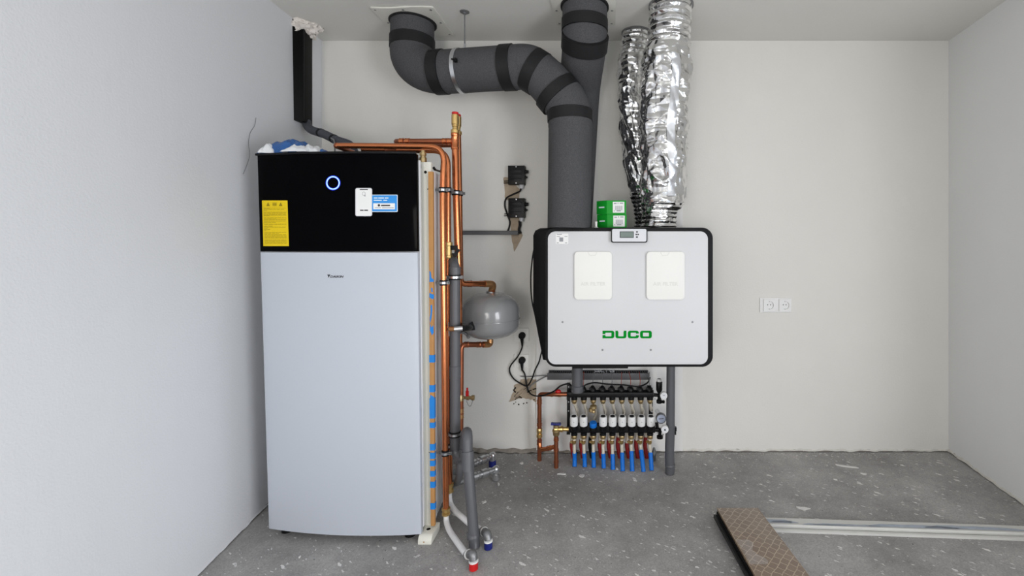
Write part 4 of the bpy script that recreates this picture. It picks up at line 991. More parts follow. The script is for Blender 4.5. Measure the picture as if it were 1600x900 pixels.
pillow(P(466, 0, 2.06).x, 2.065, S(22, 2.06), .035, .032, 9, -.06).build('white_part', M['bag_w'], t, angle=30)
pillow(P(485, 0, 2.07).x, 2.085, S(16, 2.07), .045, .036, 14, .1).build('white_part', M['bag_w'], t, angle=30)
pillow(P(500, 0, 2.08).x, 2.10, S(10, 2.08), .04, .022, 21, .1).build('blue_corner', M['bag_b'], t, angle=30)
# stray wire on the left wall
wp = [(400, 184, 2.30), (398, 196, 2.28), (391, 208, 2.27), (388.5, 224, 2.26), (390, 243, 2.25), (385, 260, 2.24), (380, 272, 2.22)]
pts = []
for px, py, _ in wp:
    d = 2.3
    for _k in range(20):
        x = wall_x(-1, d, EYE - (py - VY) * d / F) + .006; d = x * F / (px - VX)
    pts.append(P(px, py, d))
sw = MB().tube(spline(pts, 6), .0010, 6).build('stray_wire', M['steel_d'])
tag(sw, 'thin grey wire sticking out along the left wall above the cabinet', 'wire')

# ------------------------------------------------------------------ small items on the back wall
dW = D - .001
def wpatch(name, poly, mat_, par=None, d=D, th=.0025, jit=.8, seed=1):
    r_ = random.Random(seed); pts = []
    for i, (x, y) in enumerate(poly):
        x2, y2 = poly[(i + 1) % len(poly)]
        for k in range(4):
            t_ = k / 4; pts.append(P(x + (x2 - x) * t_ + r_.uniform(-jit, jit), y + (y2 - y) * t_ + r_.uniform(-jit, jit), d - th))
    return MB().prism(pts, (0, th + .001, 0)).build(name, mat_, par)
wpatch('bare_plaster', [(786, 277), (801, 277), (806, 290), (812, 296), (811, 313), (789, 312), (788, 290)], M['patch'], wall_back, seed=2, jit=.5)
wpatch('bare_plaster', [(797, 340), (812, 340), (813, 362), (817, 368), (803.5, 393), (799, 372)], M['patch'], wall_back, seed=3, jit=.4)
wpatch('bare_plaster', [(814, 594), (824, 592), (838, 592), (838, 629), (828, 624), (818, 622), (806, 625), (795, 629), (802, 612), (804, 602)], M['patch'], wall_back, seed=4, jit=1.4)
for k, pts in enumerate(([(804, 620), (809, 614), (816, 609), (823, 605)], [(806, 622), (812, 620), (815, 622)], [(824, 613), (831, 609), (838, 607)], [(806, 605), (803, 610), (806, 613)])):
    MB().tube(spline([P(x, y, D - .002) for x, y in pts], 5), [.005 * (.6 + .5 * math.sin(q * .9) ** 2) for q in range(5 * (len(pts) - 1) + 1)], 8).build('plaster_hole', M['hole'], wall_back)
for pts in ([(805, 619), (812, 612), (820, 606), (828, 602)], [(807, 621), (815, 615), (822, 608)], [(813, 601), (821, 597), (827, 601), (833, 612)]):
    MB().tube(spline([P(x, y, D - .004) for x, y in pts], 5), .0042, 8).build('flexible_conduit', M['patch'], wall_back)
rnd.seed(12)
for k in range(7):
    x, y = rnd.uniform(800, 838), rnd.uniform(624, 634); s_ = rnd.uniform(.6, 1.6)
    wpatch('plaster_hole', [(x - s_, y), (x, y - s_), (x + s_, y), (x, y + s_)], M['hole'], wall_back, th=.0032, seed=20 + k, jit=.4)

def jbox(label, x0, y0, x1, y1, cable_y):
    d = D - .05; t = thing('junction_box', label, 'electrical box', P((x0 + x1) / 2, y1, d), 'black junction boxes')
    a, b = P(x0, y1, d), P(x1, y0, d)
    MB().bb((a.x, d, a.z), (b.x, D - .001, b.z)).build('housing', M['black'], t, bevel=.003)
    w_ = b.x - a.x; h = b.z - a.z
    lidm = MB(); lidm.bb((a.x + .002, d - .004, a.z + .002), (b.x - .002, d + .001, b.z - .002)); lidm.build('lid', M['black'], t, bevel=.002)
    for k in range(3):
        MB().bb((a.x + w_ * .12, d - .0055, a.z + h * (.18 + .24 * k)), (b.x - w_ * .18, d - .0035, a.z + h * (.34 + .24 * k))).build('rib', M['satin_black'], t, bevel=.001)
    for zz in (.07, .93):
        MB().lathe((a.x + w_ * .5, d - .0035, a.z + h * zz), (0, -1, 0), [(.0042, 0), (.0036, .002)], 10).build('screw', M['steel'], t)
    g = MB(); c = Vector((b.x, D - .025, a.z + h * .70)); g.lathe(c - Vector((.004, 0, 0)), (1, 0, 0), [(.013, 0), (.013, .010), (.0105, .011), (.0105, .024)], 10)
    c = Vector((b.x, D - .025, a.z + h * .40)); g.lathe(c - Vector((.004, 0, 0)), (1, 0, 0), [(.009, 0), (.009, .010), (.006, .011), (.006, .018)], 10); g.build('gland', M['black'], t)
    c = Vector((a.x + w_ * .78, D - .025, a.z)); MB().lathe(c + Vector((0, 0, .003)), (0, 0, -1), [(.0155, 0), (.0155, .014), (.013, .016), (.013, .026)], 12).build('grey_gland', M['grey_label'], t)
    c = Vector((a.x, D - .02, a.z + h * .12)); st = MB(); st.tube([c + Vector((.004, 0, 0)), c + Vector((-.032, 0, -.002))], .003, 6); st.tube([c + Vector((.004, 0, .012)), c + Vector((-.030, 0, .010))], .003, 6); st.build('wire_stub', M['cable'], t)
    return t
jbox('upper black plastic junction box on the back wall', 793.5, 258.6, 819.6, 288.2, 0)
jbox('lower black plastic junction box on the back wall above the grey trunking', 794.0, 309.5, 819.6, 340.0, 0)
cb = MB().tube(spline([P(813.5, 294, D - .025), P(812, 299, D - .02), P(801, 304, D - .012), P(791, 310, D - .01), P(788.8, 321, D - .01), P(792, 333, D - .01), P(796.5, 346, D - .01), P(795.5, 355, D - .012), P(793, 362, D - .015)], 8), .0052, 10).build('power_cable', M['cable'])
tag(cb, 'black cable looping from the upper junction box past the lower one', 'cable')
cb = MB().tube(spline([P(812, 345, D - .025), P(812.5, 352, D - .022), P(811, 359, D - .02), P(813.5, 365, D - .016)], 6), .0085, 10).build('power_cable', M['cable'])
tag(cb, 'short black cable from the lower junction box into the grey trunking', 'cable')
a, b = P(716, 367, D - .03), P(809.5, 360.6, D - .03)
t = MB().bb((a.x, D - .03, a.z), (b.x, D - .001, b.z)).build('wall_trunking', M['trunk_grey'], None, bevel=.002)
tag(t, 'plain grey trunking running level from the copper risers to the lower junction box', 'trunking')

# sockets
def outlet(t, cx, cz, s, y):
    """socket insert: a square plate with a round well sunk into it, its front at y"""
    r = s * .70; oo = rr(cx - s, cz - s, cx + s, cz + s, .002, 4, 6); n = len(oo); ii = []; dep = .0078
    for x, z in oo:
        a = math.atan2(z - cz, x - cx); ii.append((cx + r * math.cos(a), cz + r * math.sin(a)))
    m = MB(); vs_ = [(x, y, z) for x, z in oo] + [(x, y, z) for x, z in ii] + [(x, y + .0085, z) for x, z in oo] + [(cx + (x - cx) * .95, y + dep, cz + (z - cz) * .95) for x, z in ii]
    fs = []
    for k in range(n):
        q = (k + 1) % n; fs += [(k, q, n + q, n + k), (k, 2 * n + k, 2 * n + q, q), (n + k, n + q, 3 * n + q, 3 * n + k)]
    fs.append(tuple(range(3 * n, 4 * n)))
    po = m.add(vs_, fs).build('insert', M['white'], t, angle=30)
    h = MB()
    for dx in (-.34, .34): h.lathe((cx + dx * r, y + dep, cz + .1 * r), (0, -1, 0), [(.0030, 0), (.0030, .0006)], 12)
    h.build('contact_hole', M['hole'], po)
    for sg in (-1, 1):
        MB().box((cx, y + .0035, cz + sg * r * .93), (.005, .006, .003)).build('earth_clip', M['steel_d'], po)
    return po
d = D
a, b = P(1187.5, 488.6, d - .012), P(1237.3, 465.4, d - .012)
t = thing('double_socket', 'white double wall socket on the right part of the back wall', 'socket', ((a.x + b.x) / 2, D, a.z))
MB().prism([(x, D - .0085, z) for x, z in rr(a.x, a.z, b.x, b.z, .004, 4, 2)], (0, .008, 0)).build('frame', M['white'], t, bevel=.003)
cz = (a.z + b.z) / 2
for px in (1201.0, 1225.2): outlet(t, P(px, 0, d).x, cz, S(9.2, d), D - .0165)
def single(label, px, py, w_, h):
    a, b = P(px - w_ / 2, py + h / 2, d), P(px + w_ / 2, py - h / 2, d)
    t = thing('single_socket', label, 'socket', ((a.x + b.x) / 2, D, a.z), 'plugged in wall sockets')
    MB().prism([(x, D - .010, z) for x, z in rr(a.x, a.z, b.x, b.z, .004, 4, 2)], (0, .0095, 0)).build('frame', M['cover'], t, bevel=.0025)
    s = MB(); s.prism([(x, D - .0125, z) for x, z in rr(a.x + .018, a.z + .016, b.x - .018, b.z - .014, .003, 4, 2)], (0, .005, 0)); s.build('insert', M['cover'], t, bevel=.001)
    return t
single('upper plugged white wall socket right of the vessel', 815.5, 523, 23, 21)
single('lower plugged white wall socket above the bare plaster patch', 815, 563, 23, 20)
def plug(label, px, py, cordpts, cat_label):
    c = P(px, py, D - .0125); t = thing('power_plug', label, 'plug', (c.x, D - .02, c.z), 'black power plugs')
    MB().lathe((c.x, D - .012, c.z), (0, -1, 0), [(S(5.4, d), 0), (S(5.4, d), .012), (S(4.6, d), .030), (S(3.2, d), .034)], 20).build('plug_body', M['rubber'], t)
    MB().tube([c + Vector((0, -.018, -.012)), c + Vector((.003, -.020, -.045)), c + Vector((.003, -.018, -.062))], [.011, .0075, .0055], 10).build('strain_relief', M['rubber'], t)
    pts = [c + Vector((.003, -.018, -.058))] + [P(x, y, dd_) for x, y, dd_ in cordpts]
    MB().tube(spline(pts, 8), .0046, 10).build('cord', M['cable'], t)
plug('black plug in the upper socket with a cord looping to the ventilation unit', 816, 524, [(815, 545, D - .02), (809, 557, D - .02), (798, 571, D - .02), (796.5, 581, D - .02), (803, 592, D - .025), (815, 600, D - .03), (824, 602.5, D - .035), (831, 592, D - .04), (836, 578, D - .06), (842, 566, D - .10), (845.5, 553, D - .13), (849, 540, D - .26)], '')
plug('black plug in the lower socket with a cord running right to the manifold', 816, 562.5, [(820, 585, D - .02), (822.5, 600, D - .025), (826, 612, D - .03), (834, 618, D - .10), (846, 618.5, D - .19), (856, 615.5, D - .20), (866, 611, D - .215), (875, 603.5, D - .22), (883, 600.5, D - .22), (889, 600, D - .22), (893, 603, D - .215), (899, 607, D - .30), (905, 608, D - .32), (911, 604.5, D - .28), (917, 600.5, D - .225), (930, 598, D - .22), (950, 600.3, D - .22), (975, 601.5, D - .22), (995, 604, D - .215), (1006, 601.5, D - .19), (1013, 596.5, D - .15), (1015.5, 590, D - .10)], '')
cb = MB().tube(spline([P(823, 611, D - .02), P(830, 602, D - .022), P(842, 594, D - .03), P(853, 588.2, D - .04), P(857, 588, D - .05)], 6), .0038, 8).build('power_cable', M['wire_grey'])
tag(cb, 'grey cable from the bare plaster patch into the slotted cable tray', 'cable')
cb = MB().tube(spline([P(813, 588, D - .012), P(826, 588.5, D - .012), P(840, 587.5, D - .03), P(856, 586.5, D - .05)], 6), .0028, 8).build('power_cable', M['wire_grey'])
tag(cb, 'thin grey cable running level into the left end of the slotted cable tray', 'cable')

# slotted cable tray under the unit
dt = D - .09
a, b = P(855, 593.6, dt), P(1014, 583.2, dt)
t = thing('cable_tray', 'slotted grey cable tray with loose wires under the ventilation unit', 'cable tray', ((a.x + b.x) / 2, D - .05, a.z))
MB().bb((a.x, dt, a.z), (b.x, dt + .004, b.z)).build('front_side', M['trunk_grey'], t, bevel=.001)
MB().bb((a.x, dt, a.z), (b.x, D - .017, a.z + .003)).build('bottom', M['trunk_grey'], t)
zt_ = P(0, 583.2, dt).z
n = 46
rb = MB()
for k in range(n):
    x = a.x + (b.x - a.x) * (k + .5) / n; rb.box((x, D - .022, (a.z + zt_) / 2), (.0085, .005, zt_ - a.z))
    rb.box((x, dt + .010, zt_ - .001), (.0042, .016, .003))
MB().bb((a.x, D - .0200, a.z), (b.x, D - .0165, zt_ - .002)).build('back_side', M['satin_black'], t)
rbo = rb.build('tooth', M['trunk_grey'], t); rbo['kind'] = 'stuff'
MB().bb((a.x + .002, dt + .03, a.z + .004), (b.x - .002, D - .026, a.z + .022)).build('wire_bundle', M['cable'], t)
rnd.seed(8); lw = MB()
for px in (930, 936, 942, 948, 955, 960):
    p = P(px, 585, dt + .03); lw.tube(spline([p, p + Vector((.01 * rnd.uniform(-1, 1), -.01, .016)), p + Vector((.03 * rnd.uniform(-1, 1), -.02, .026)), p + Vector((.04 * rnd.uniform(-1, 1), 0, .034))], 5), .0013, 6)
lw.build('loose_wires', M['grey_label'], t)

# ------------------------------------------------------------------ underfloor heating manifold
dm = 2.735
man = thing('heating_manifold', 'black underfloor heating manifold with white actuators under the ventilation unit', 'manifold', P(956, 678, dm))
PX = [897.3, 912.2, 927.0, 942.2, 956.8, 971.6, 986.2, 1001.0, 1015.6]
def bar(name, y0, y1, x0, x1, dd_, dep):
    a, b = P(x0, y1, dd_), P(x1, y0, dd_)
    MB().bb((a.x, dd_, a.z), (b.x, dd_ + dep, b.z)).build(name, M['satin_black'], man, bevel=.005)
bar('supply_bar', 613.5, 621.2, 886, 1022, dm - .012, .055)
bar('return_bar', 665.5, 676.8, 889, 1024, dm - .012, .055)
# rounded tops of the bars lean back
for y, x0, x1 in ((611.5, 887, 1021), (663.5, 891, 1022)):
    a, b = P(x0, y, dm + .02), P(x1, y, dm + .02)
    MB().tube([(a.x, dm + .022, a.z - .014), (b.x, dm + .022, b.z - .014)], .0225, 12).build('bar_top', M['satin_black'], man)
for x0, x1, y0, y1 in ((885.8, 891, 598, 679), (1013.6, 1020, 606, 676)):
    a, b = P(x0, y1, dm + .05), P(x1, y0, dm + .05)
    br = MB().bb((a.x, dm + .05, a.z), (b.x, dm + .056, b.z)).build('bracket', M['black'], man, bevel=.001)
    for py in (604.5, 628, 642, 672):
        c = P((x0 + x1) / 2, py, dm + .049); MB().lathe(c, (0, -1, 0), [(.0042, 0), (.0036, .0025)], 8).build('screw', M['steel'], br)
    for y in (617, 671):
        a, b = P(x0, y + 6, dm + .05), P(x1, y - 6, dm + .05)
        MB().bb((a.x, dm + .03, a.z), (b.x, D - .018, b.z)).build('bar_holder', M['black'], man)
for i, px in enumerate(PX):
    ut = P(px, 616, dm + .012); x = ut.x
    # flow meter knob on the supply bar
    if i > 0:
        k = MB(); zk = P(0, 613.5, dm).z - .004
        k.lathe((x - .004, dm + .016, zk), ZAX, [(.018, 0), (.020, .006), (.021, .018), (.017, .026), (.013, .032), (.008, .040), (.003, .042)], 12)
        k.box((x - .010, dm + .004, zk + .024), (.030, .014, .014), ry=.5)
        ko = k.build('flow_knob', M['black'], man)
        wz = zk + .040
        MB().tube(spline([(x - .004, dm + .016, wz), (x - .002, dm + .03, wz + .03), (x - .004 + .006 * (i % 3 - 1), dm + .08, wz + .064)], 5), .0018, 6).build('wire', M['wire_red'] if i in (1, 5, 6, 7) else M['wire_grey'], ko)
    else:
        k = MB(); zk = P(0, 613.5, dm).z - .004; k.lathe((x, dm + .016, zk), ZAX, [(.018, 0), (.020, .006), (.021, .016), (.015, .022)], 12); k.build('flow_knob', M['black'], man)
    # outlet of the supply bar: nipple, brass nut, milky tube behind
    n_ = MB(); n_.lathe((x, dm + .012, P(0, 620, dm).z), (0, 0, -1), [(.019, 0), (.019, .020), (.016, .022)], 12); n_.build('nipple', M['black'], man)
    zn = P(0, 625.4, dm).z
    bn = MB().lathe((x, dm + .012, zn + .004), (0, 0, -1), [(.0155, 0), (.0175, .003), (.0175, .014), (.0155, .018), (.0115, .026), (.0095, .028)], 10).build('brass_nut', M['brass_d'], man)
    # return valve: white actuator, or the blue cap of the third loop
    zA = P(0, 666, dm).z
    tl_ = Vector((0, -.20, 1)).normalized(); base = Vector((x + .001, dm - .018, zA - .020))
    if i != 2:
        ac = MB().tube_prof(base, tl_, [(.012, 0), (.0175, .004), (.0205, .018), (.0225, .034), (.0225, .040)], 16).build('actuator', M['black'], man)
        c2 = base + tl_ * .040
        MB().tube_prof(c2, tl_, [(.0232, 0), (.0234, .010), (.0232, .044), (.0215, .053), (.0185, .057), (.0165, .0555)], 20).build('white_cap', M['white'], ac)
        MB().tube_prof(c2 + tl_ * .0562, tl_, [(.0135, 0), (.0135, .0012)], 16).build('cable_port', M['ink'], ac)
        c3 = c2 + tl_ * .026 + Vector((.001, -.0236, 0)); MB().box(c3, (.004, .0016, .005)).build('indicator', M['grey_ink'], ac)
        MB().tube(spline([c2 + tl_ * .060 + Vector((.012, .01, 0)), c2 + tl_ * .085 + Vector((.016, .02, 0)), c2 + tl_ * .115 + Vector((.004 * ((i % 3) - 1), .05, 0))], 5), .0016, 6).build('lead', M['pex'], ac)
    else:
        ac = MB().tube_prof(base, tl_, [(.014, 0), (.020, .006), (.022, .024), (.020, .028)], 16).build('valve_body', M['black'], man)
        MB().tube_prof(base + tl_ * .026, tl_, [(.0185, 0), (.0215, .004), (.0215, .026), (.0195, .030)], 16).build('blue_cap', M['blue'], ac, label='blue protective cap')
        by = MB(); by.lathe((x + .001, dm - .004, P(0, 634, dm).z + .006), (0, 0, -1), [(.014, 0), (.020, .004), (.020, .020), (.014, .024)], 10)
        by.lathe((x - .014, dm - .002, P(0, 637.5, dm).z), (0, 0, -1), [(.010, 0), (.013, .003), (.013, .020), (.006, .024)], 10); by.lathe((x + .002, dm - .006, P(0, 640, dm).z), (0, 0, -1), [(.010, 0), (.012, .003), (.012, .014), (.005, .018)], 10)
        by.build('brass_drain_cock', M['brass_d'], man)
    # outlet of the return bar
    MB().lathe((x, dm + .006, P(0, 676, dm).z), (0, 0, -1), [(.0195, 0), (.0195, .016), (.017, .019)], 12).build('nipple', M['black'], man)
    zn = P(0, 680.6, dm).z
    MB().lathe((x, dm + .004, zn + .003), (0, 0, -1), [(.0155, 0), (.0175, .003), (.0175, .018), (.0145, .022)], 10).build('brass_nut', M['brass_d'], man)
# loops: front tubes in blue sleeves, rear tubes in red sleeves
nth = ['first', 'second', 'third', 'fourth', 'fifth', 'sixth', 'seventh', 'eighth', 'ninth']
BOT = [(897.8, 731.6, 0), (913.8, 732.2, 0), (927.8, 733.2, 0), (943.4, 734.2, 0), (957.8, 736.4, 0), (973.0, 738.4, 0), (988.0, 738.6, 0), (1005.5, 739.4, 0), (1018.2, 737.4, 0)]
for i, px in enumerate(PX):
    bx, by_, _ = BOT[i]; df = F * EYE / (by_ - 2.2 - VY)
    top_ = Vector((P(px, 0, dm).x, dm + .004, P(0, 684, dm).z)); foot = Vector((P(bx, 0, df).x, df, 0.0))
    t = thing('heating_pipe', '%s milky heating pipe in a blue sleeve under the manifold, counted from the left' % nth[i], 'pipe', foot, 'blue sleeved heating pipes')
    lean = (foot.x - top_.x)
    pts = spline([top_, top_ + Vector((0, -.002, -.05)), Vector((top_.x + lean * .25, (top_.y * 2 + foot.y) / 3, .085)), Vector((top_.x + lean * .7, foot.y + .018, .035)), foot], 6)
    MB().tube(pts, .0098, 12).build('tube', M['pex'], t)
    zs_ = .078 + (.006 * ((i * 7) % 3)) + (.016 if i in (6, 7) else 0)
    sl = [p for p in pts if p.z < zs_]
    MB().tube(sl, [.0128 + .0008 * math.sin(k * 1.7) for k in range(len(sl))], 14).build('blue_sleeve', M['blue'], t, label='blue corrugated sleeve')
    cz = top_ + Vector((-.003, -.004, -.026))
    MB().lathe(cz + Vector((0, 0, .010)), (0, 0, -1), [(.0105, 0), (.0145, .003), (.0145, .012), (.0105, .020)], 10).build('compression_ring', M['brass'], t)
    MB().box(cz + Vector((-.012, -.006, .004)), (.016, .010, .010), rz=.4, ry=.3).build('nut_tab', M['brass'], t)
for i, px in enumerate(PX):
    top_ = Vector((P(px, 0, dm).x + .004, dm + .022, P(0, 629, dm).z)); off = -.026
    foot = Vector((top_.x + off + .012, 2.835, 0))
    t = thing('heating_pipe', '%s milky heating pipe in a red sleeve behind the blue ones, counted from the left' % nth[i], 'pipe', foot, 'red sleeved heating pipes')
    pts = spline([top_, top_ + Vector((.002, .004, -.03)), top_ + Vector((.010, .062, -.10)), Vector((top_.x - .002 + off * .3, 2.812, .22)), Vector((top_.x + off, 2.82, .10)), Vector((top_.x + off + .004, 2.825, .05)), foot], 6)
    MB().tube(pts, .0095, 10).build('tube', M['pex'], t)
    sl = [p for p in pts if p.z < .115 + .012 * (i % 3)]
    MB().tube(sl, .0125, 12).build('red_sleeve', M['red_d'] if i != 2 else M['black'], t, label='red corrugated sleeve' if i != 2 else 'dark corrugated sleeve')
# gauges and vents on the right end
a = P(1022, 617, dm + .01); b = P(1036, 620, dm - .005)
ve = MB(); ve.tube([a, P(1030, 617.5, dm + .006), P(1034, 622, dm)], .011, 10); ve.lathe(P(1030, 630.5, dm - .005), ZAX, [(.008, 0), (.017, .004), (.017, .020), (.010, .026), (.010, .05)], 12)
ve.lathe(P(1036.5, 630, dm - .005), ZAX, [(.006, 0), (.009, .003), (.009, .014), (.005, .017)], 10); veo = ve.build('end_valve', M['black'], man)
cv = MB(); p = P(1030, 614.5, dm - .004); cv.lathe(p, ZAX, [(.008, 0), (.012, .006), (.0185, .020), (.0190, .066), (.016, .070)], 16); cvo = cv.build('air_vent', M['black'], man)
MB().lathe(p + Vector((0, 0, .068)), ZAX, [(.0145, 0), (.0145, .012), (.012, .018), (.006, .019)], 14).build('vent_cap', M['white'], cvo)
MB().lathe(p + Vector((0, -.008, .0865)), ZAX, [(.006, 0), (.006, .001)], 10).build('vent_hole', M['ink'], cvo)
def dial(px, py, r, y, face, name, body=M['white'], depth=.022):
    c = P(px, py, y); rr_ = S(r, y)
    g = MB().lathe(c, (0, 1, 0), [(rr_ * .92, 0), (rr_, .004), (rr_, depth), (rr_ * .7, depth + .004)], 24).build(name, body, man)
    MB().lathe(c + Vector((0, -.0002, 0)), (0, -1, 0), [(rr_ * .80, 0), (rr_ * .80, .0008)], 24).build('dial_face', face, g)
    return g, c
g, c = dial(1037.3, 618.8, 5.7, 2.592, M['lead'], 'thermometer'); MB().box(c + Vector((0, -.0016, .004)), (.012, .001, .003)).build('needle', M['grey_ink'], g); MB().tube([c + Vector((0, .02, 0)), P(1031, 619, dm)], .009, 10).build('dial_stem', M['black'], g)
g, c = dial(1039.0, 671.6, 5.9, 2.590, M['lead'], 'thermometer'); MB().lathe(c + Vector((0, -.0009, 0)), (0, -1, 0), [(.005, 0), (.005, .0012)], 12).build('centre_nut', M['ink'], g); MB().tube([c + Vector((0, .02, 0)), P(1031, 672, dm)], .009, 10).build('dial_stem', M['black'], g)
g, c = dial(1033.2, 654.4, 8.2, dm - .025, M['gauge'], 'pressure_gauge', M['steel_d'], .02)
MB().box(c + Vector((-.001, -.0016, .001)), (.030, .001, .0035), ry=-.12).build('needle', M['ink'], g)
MB().tube([P(1026, 641, dm + .03), P(1031, 648, dm + .0), c + Vector((0, .02, 0))], [.012, .014, .016], 12).build('gauge_stem', M['grey_label'], g)
e = MB(); e.tube([P(1022, 671, dm + .01), P(1036, 672, dm + .004)], .013, 12); e.lathe(P(1031, 685.6, dm - .004), ZAX, [(.010, 0), (.019, .004), (.019, .018), (.010, .024), (.010, .045)], 12)
e.tube([P(1026, 660, dm + .01), P(1027, 668, dm + .008)], .010, 10); e.build('end_valve', M['black'], man)
for px, py in ((1020, 605), (1023.5, 623.5), (1018.5, 643), (1023, 658), (1027, 676.5), (1036, 679)):
    MB().lathe(P(px, py, dm - .014), (0, -1, 0), [(.0045, 0), (.004, .003)], 8).build('screw', M['steel'], man)

# copper supply left of the manifold
t = thing('copper_supply', 'copper pipe with red-handled valve left of the manifold, the left one of two', 'pipe', P(842.5, 718, 2.80))
da = 2.79
MB().tube(bend([P(886, 616, dm + .01), P(866, 616, dm + .015), P(843, 616, da - .01), P(842.8, 690, da), Vector((P(842.8, 0, 2.80).x, 2.80, 0))], .02, 6), S(3.4, da), 14).build('tube', M['copper_d'], t)
vv = P(860, 616, dm + .03)
vx = MB().lathe(vv, (1, -.05, 0), [(.013, 0), (.016, .003), (.016, .016), (.012, .018), (.0145, .03), (.0145, .045), (.016, .047), (.016, .064), (.0125, .066), (.0125, .078)], 10).build('ball_valve', M['brass'], t, label='brass ball valve')
MB().ball(P(872, 611.4, dm + .01), .016, 14, 8, (1.15, .8, .75)).build('red_handle', M['red'], vx)
for py, c, l in ((628, 'copper', .012), (657, 'steel', .012), (663, 'copper', .008), (691, 'copper_d', .014)):
    fitting(MB(), P(842.8, py, da), ZAX, S(3.5, da), l).build('press_sleeve', M[c], t)
b_ = MB(); b_.lathe(P(842.8, 684, da), ZAX, [(.014, 0), (.0175, .004), (.0175, .020), (.014, .024), (.017, .036), (.017, .056), (.014, .060)], 10); b_.box(P(843.5, 681, da - .016), (.012, .012, .02)); b_.build('check_valve', M['brass'], t)
MB().tube(bend([P(843, 690, da), P(844, 703, da - .015), P(858, 700.5, da - .06), P(868, 697.5, 2.72)], .03, 6), S(3.3, da), 12).build('cross_branch', M['copper'], t)
fitting(MB(), P(858, 700.3, da - .052), P(868, 697.5, 2.72) - P(844, 703, da - .015), S(3.3, da), .012).build('press_sleeve', M['copper_d'], t)
t = thing('copper_supply', 'copper pipe with blue-handled angle valve left of the manifold, the right one of two', 'pipe', P(869, 731, 2.71))
dc = 2.715
MB().tube([P(869, 672, dc), Vector((P(869, 0, 2.71).x, 2.71, 0))], S(3.4, dc), 14).build('tube', M['copper_d'], t)
av = MB(); av.lathe(P(869, 680.5, dc), ZAX, [(.016, 0), (.019, .004), (.021, .022), (.023, .024), (.023, .034), (.017, .038), (.017, .062), (.012, .066)], 12); 
avo = av.build('angle_valve', M['brass_d'], t, label='brass angle valve')
MB().lathe(P(866, 670.5, dc), (1, 0, 0), [(.012, 0), (.019, .003), (.019, .022), (.014, .026), (.014, .034), (.017, .036), (.017, .050), (.012, .054), (.012, .085)], 12).build('steel_outlet', M['brass'], avo)
hd = MB(); hd.box(P(869.5, 662.2, dc - .008), (.052, .022, .012)); hd.box(P(862.5, 662, dc - .008), (.012, .02, .014)); hd.box(P(869, 665, dc), (.012, .012, .016)); hd.build('blue_handle', M['dark_blue'], avo, bevel=.003)
for py in (686.5, 703, 721): fitting(MB(), P(869, py, dc), ZAX, S(3.5, dc), .006).build('press_sleeve', M['copper'], t)

# grey drain pipe right of the manifold
dq = 2.64
t = thing('drain_pipe', 'grey plastic drain pipe from the unit to the floor right of the manifold', 'drain pipe', Vector((P(1046.5, 0, dq).x, dq, 0)))
MB().tube([Vector((P(1048.3, 0, dq).x, dq, uz0 + .02)), P(1047.6, 668, dq)], S(6.8, dq), 18).build('tube', M['pvc'], t)
MB().tube([P(1047.6, 665, dq), P(1046.6, 690, dq), P(1046.2, 702, dq)], S(7.4, dq), 18).build('socket', M['pvc'], t)
MB().tube([P(1046.2, 700, dq), P(1046.2, 712, dq), P(1047, 731, dq), Vector((P(1046.6, 0, dq).x, dq, 0.0))], [S(7.0, dq), S(7.3, dq), S(7.6, dq), S(6.9, dq)], 18).build('tube', M['pvc'], t)
MB().lathe(P(1047, 729, dq), ZAX, [(S(7.6, dq), 0), (S(8.1, dq), .003), (S(8.1, dq), .012), (S(7.6, dq), .015)], 18).build('collar', M['pvc'], t)
cl = MB(); cl.box(P(1055.5, 670, dq), (.010, .022, .020)); cl.box(P(1054.5, 676, dq), (.012, .02, .018)); cl.build('clip', M['black'], t)

# ------------------------------------------------------------------ floor: board pack and trim
t = thing('laminate_board', 'brown board with woven print lying across the white trim in the foreground', 'board', (.62, 1.9, 0))
ztop = .066
dn_, df_ = 1.05, 720 * (EYE - ztop) / (793.5 - VY)
def bl_(d): 
    k = (df_ - d) / (df_ - 1.742); return P(1120.5, 0, df_).x + (P(1181, 0, 1.742).x - P(1120.5, 0, df_).x) * k, P(1183.5, 0, df_).x + (P(1264, 0, 1.742).x - P(1183.5, 0, df_).x) * k
def boardm(z0, z1, dx0, dx1, d_far, d_near=1.05):
    a0_, a1_ = bl_(d_far); b0_, b1_ = bl_(d_near)
    q = [Vector((b0_ + dx0, d_near, 0)), Vector((b1_ + dx1, d_near, 0)), Vector((a1_ + dx1, d_far, 0)), Vector((a0_ + dx0, d_far, 0))]
    return MB().hexa([p + Vector((0, 0, z0)) for p in q], [p + Vector((0, 0, z1)) for p in q])
boardm(.051, ztop, 0, 0, df_).build('printed_face', M['weave'], t, bevel=.001)
edge = mat('tan_edge', (0.36, 0.27, 0.19), 0.5); 
for s in (0, 1):
    a0_, b0_ = bl_(df_)[s], bl_(1.05)[s]
    MB().tube([(a0_, df_, ztop - .001), (b0_, 1.05, ztop - .001)], .0018, 6).build('edge_line', edge, t)
boardm(.040, .0505, -.004, -.004, df_ - .004).build('core', M['rubber'], t)
boardm(.0235, .038, -.020, -.012, df_ - .006).build('black_board', M['satin_black'], t, bevel=.001, label='black under board with groove')
boardm(.0365, .0402, -.012, -.010, df_ - .01).build('tongue', M['black'], t)
bk = MB().bb((.50, 1.02, 0), (.80, 1.14, .0232)).build('spacer_block', M['wood'])
tag(bk, 'small wooden block carrying the near end of the brown board', 'block')
